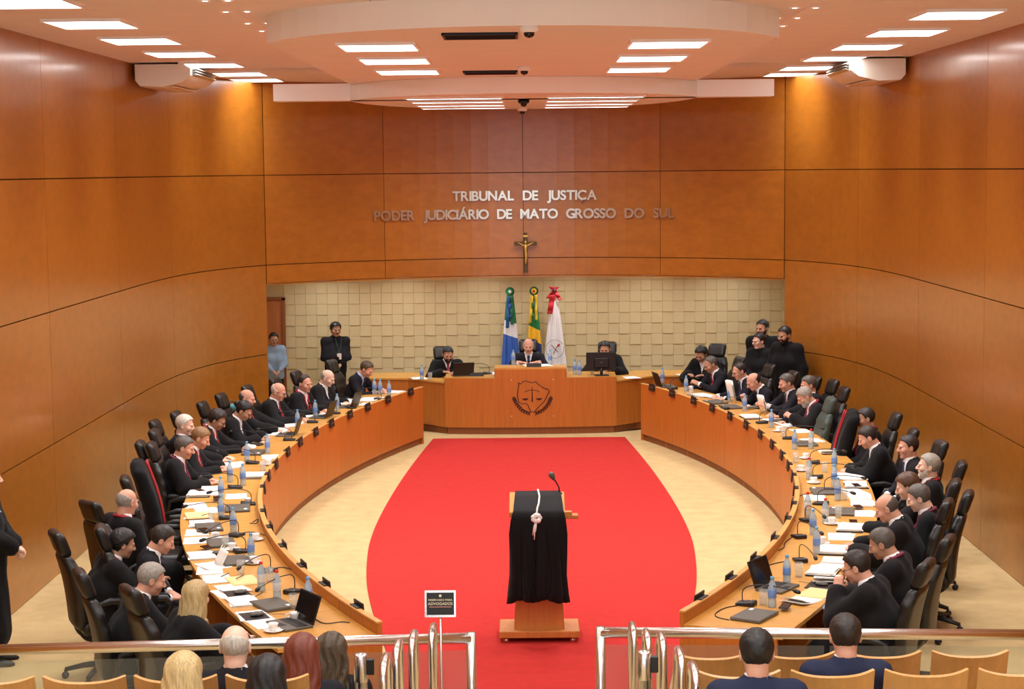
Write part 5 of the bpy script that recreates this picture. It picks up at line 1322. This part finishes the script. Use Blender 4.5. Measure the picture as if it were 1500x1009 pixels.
for a in [(290, 725, 'stack', 0, 1, 'dark'), (287, 740, 'thin', .1), (289, 756, 'thin', .0, 1), (296, 768, 'stack', 0, 0), (290, 780, 'thin', -.1), (288, 792, 'thin', 0, 1), (294, 815, 'stack', 0, 0), (312, 829, 'thin', .3, 1), (318, 848, 'thin', 0, 1), (324, 870, 'thin', .1), (357, 882, 'stack', 0, 0), (362, 903, 'thin', 0, 1), (390, 913, 'thin', .2, 1),
          (334, 682, 'open', 0), (372, 698, 'stack', 0, 1, 'dark'), (347, 727, 'thin', 0), (307, 722, 'curl', 0), (380, 634, 'open', 0), (350, 655, 'stack', .2), (398, 669, 'thin', .2), (404, 634, 'curl', 0), (412, 622, 'open', 0), (449, 608, 'open', .1), (490, 592, 'stack', 0, 1), (511, 588, 'stack', .1, 1), (542, 585, 'open', 0), (540, 592, 'thin', .2, 1), (578, 574, 'thin', 0, 1),
          (1029, 579, 'open', 0), (1100, 612, 'stack', 0, 1, 'dark'), (1133, 616, 'curl', .2), (1166, 622, 'open', 0), (1178, 631, 'thin', .1), (1215, 663, 'curl', 0), (1245, 698, 'open', 0), (1254, 712, 'stack', 0, 1, 'dark'), (1192, 729, 'thin', 0), (1259, 727, 'thin', .1, 1), (1263, 738, 'stack', 0), (1264, 752, 'thin', 0, 1), (1246, 775, 'stack', 0, 1, 'dark'), (1221, 808, 'stack', .1, 1, 'dark'), (1222, 821, 'thin', 0), (1206, 839, 'stack', 0, 1, 'dark'), (1212, 849, 'curl', .2), (1176, 880, 'curl', -.3), (1108, 597, 'curl', .2), (1060, 583, 'open', .1)]:
    paper(*a)
for x, y, z in ((614, 554, .82), (722, 547, .885), (778, 535, 1.045), (797, 535, 1.045), (925, 553, .82), (1003, 549, .82)):
    p = at(x, y, Z=z); t = place('paper_stack', 'loose white sheets on presiding desk', 'paper', p, PI/2*.2); obj('sheets', SH[('thin', 1)], M_PAPER, t)
# beige folders
for x, y, r in ((356, 851, .05), (1196, 870, -.15), (290, 757, .1)):
    p, rz = onb(x, y); t = place('beige_folder', 'large pale beige paper folder', 'folder', p, rz+r+PI/2, z=TZ+(.012 if x == 290 else 0)); obj('cover', FOLD, M_BEIGEP, t); o = obj('sheets', SH[('thin', 0)], M_BEIGEP, t); o.location.z = .0085
# raised sheets in readers' hands
for x, y, lab, h in ((1108, 588, 'white sheet held upright', .2), (1137, 606, 'white pages held up', .16), (318, 826, 'white sheet tilted off the desk edge', .08)):
    p, rz = onb(x, y); t = place('held_sheet', lab, 'paper', p, rz)
    G = [[(u*.12, .03*u*u-.02+.06*v, .02+v*h*1.5) for u in np.linspace(-1, 1, 7)] for v in np.linspace(0, 1, 5)]
    B().slab(np.array(G), .002).build('sheet', M_PAPER, t, True); B().slab(np.array(G)+(.02, .012, -.01), .002).build('sheet', M_PAPER, t, True)
# handheld and small things
PH = B().cbox((0, 0, .005), (.075, .15, .01), .003).mesh('case'); PHS = B().box((0, 0, .0103), (.066, .13, .001)).mesh('display')
for x, y, r in ((291, 722, .5), (300, 780, .4), (303, 806, .3), (1257, 746, .2), (318, 733, .1), (1254, 714, .2), (1250, 768, .1), (1150, 893, .1)):
    p, rz = onb(x, y); t = place('mobile_phone', 'black mobile phone', 'phone', p, rz+r+PI/2, z=TZ+.024); obj('case', PH, M_BLACK, t); obj('display', PHS, M_SCREEN, t)
p = at(1213, 895, Z=.72); t = place('mobile_phone', 'pale lit mobile phone held below the desk edge', 'phone', p, .6); o = obj('case', PH, M_GREY, t); obj('display', PHS, mat('lit_phone', (170, 186, 206), .3), t); t.rotation_euler = (.5, 0, .6)
for x, y in ((1200, 858), (348, 870), (370, 903), (316, 812)):
    p, rz = onb(x, y); t = place('mouse_pad', 'dark mouse pad', 'mouse pad', p, rz); B().cbox((0, 0, .003), (.24, .19, .006), .002).build('pad', M_DKMETAL, t)
    m_ = place('computer_mouse', 'small computer mouse on a dark pad', 'mouse', (p[0]+.02, p[1], TZ+.006), rz); V, Q = surf(lambda P: el(P, (0, 0, .008), (.032, .055, .026)), (-.05, -.07, 0), (.05, .07, .05), .008); obj('shell', np_mesh('shell', V, Q), M_GREY, m_); B().tube([(0, .05, .01), (.02, .12, .004), (.06, .2, .004)], .002, 5).build('cable', M_BLACK, m_, True)
PEN = B().tube([(0, -.07, .005), (0, .06, .005), (0, .072, .005)], [.004, .004, .001], 6).mesh('barrel', True); PCL = B().box((0, -.045, .0095), (.003, .04, .002)).mesh('clip')
for x, y in ((378, 903), (352, 849), (380, 875), (330, 846), (1262, 714), (1240, 776), (302, 757)):
    p, rz = onb(x, y); t = place('pen', 'slim pen', 'pen', p, rz+.9, z=TZ+.02); obj('barrel', PEN, M_BLACK, t); obj('clip', PCL, M_STEEL, t)
# cables trailing over the desk tops
for pts in ([(444, 900), (460, 905), (475, 915), (500, 910), (512, 912)], [(395, 835), (410, 830), (425, 833), (432, 838)], [(345, 782), (370, 778), (388, 784)], [(1085, 886), (1060, 890), (1045, 900), (1052, 905), (1068, 908)], [(1150, 822), (1135, 825), (1122, 829), (1128, 834)], [(1165, 762), (1156, 765), (1150, 770)], [(370, 765), (380, 758), (376, 768), (366, 766)], [(1205, 720), (1185, 722), (1172, 726)], [(1160, 787), (1148, 795), (1150, 802), (1140, 806)]):
    P = np.array([at(x, y, Z=TZ+.004) for x, y in pts]); t = place('cable', 'thin black cable trailing over the desk', 'cable', P[0], 0)
    B().tube(resample(P-P[0]+(0, 0, .001), .04), .004, 5).build('cord', M_BLACK, t, True)
for a in [(303, 748, 'thin', .2, 1), (300, 836, 'thin', -.2), (340, 862, 'thin', .15, 1), (1250, 720, 'thin', .3), (1232, 786, 'thin', .1, 1), (1215, 829, 'thin', -.15), (1190, 645, 'thin', .2, 1), (365, 645, 'thin', .1), (430, 616, 'thin', .2, 1), (470, 600, 'thin', -.2)]:
    paper(*a, desc='single loose white sheet')
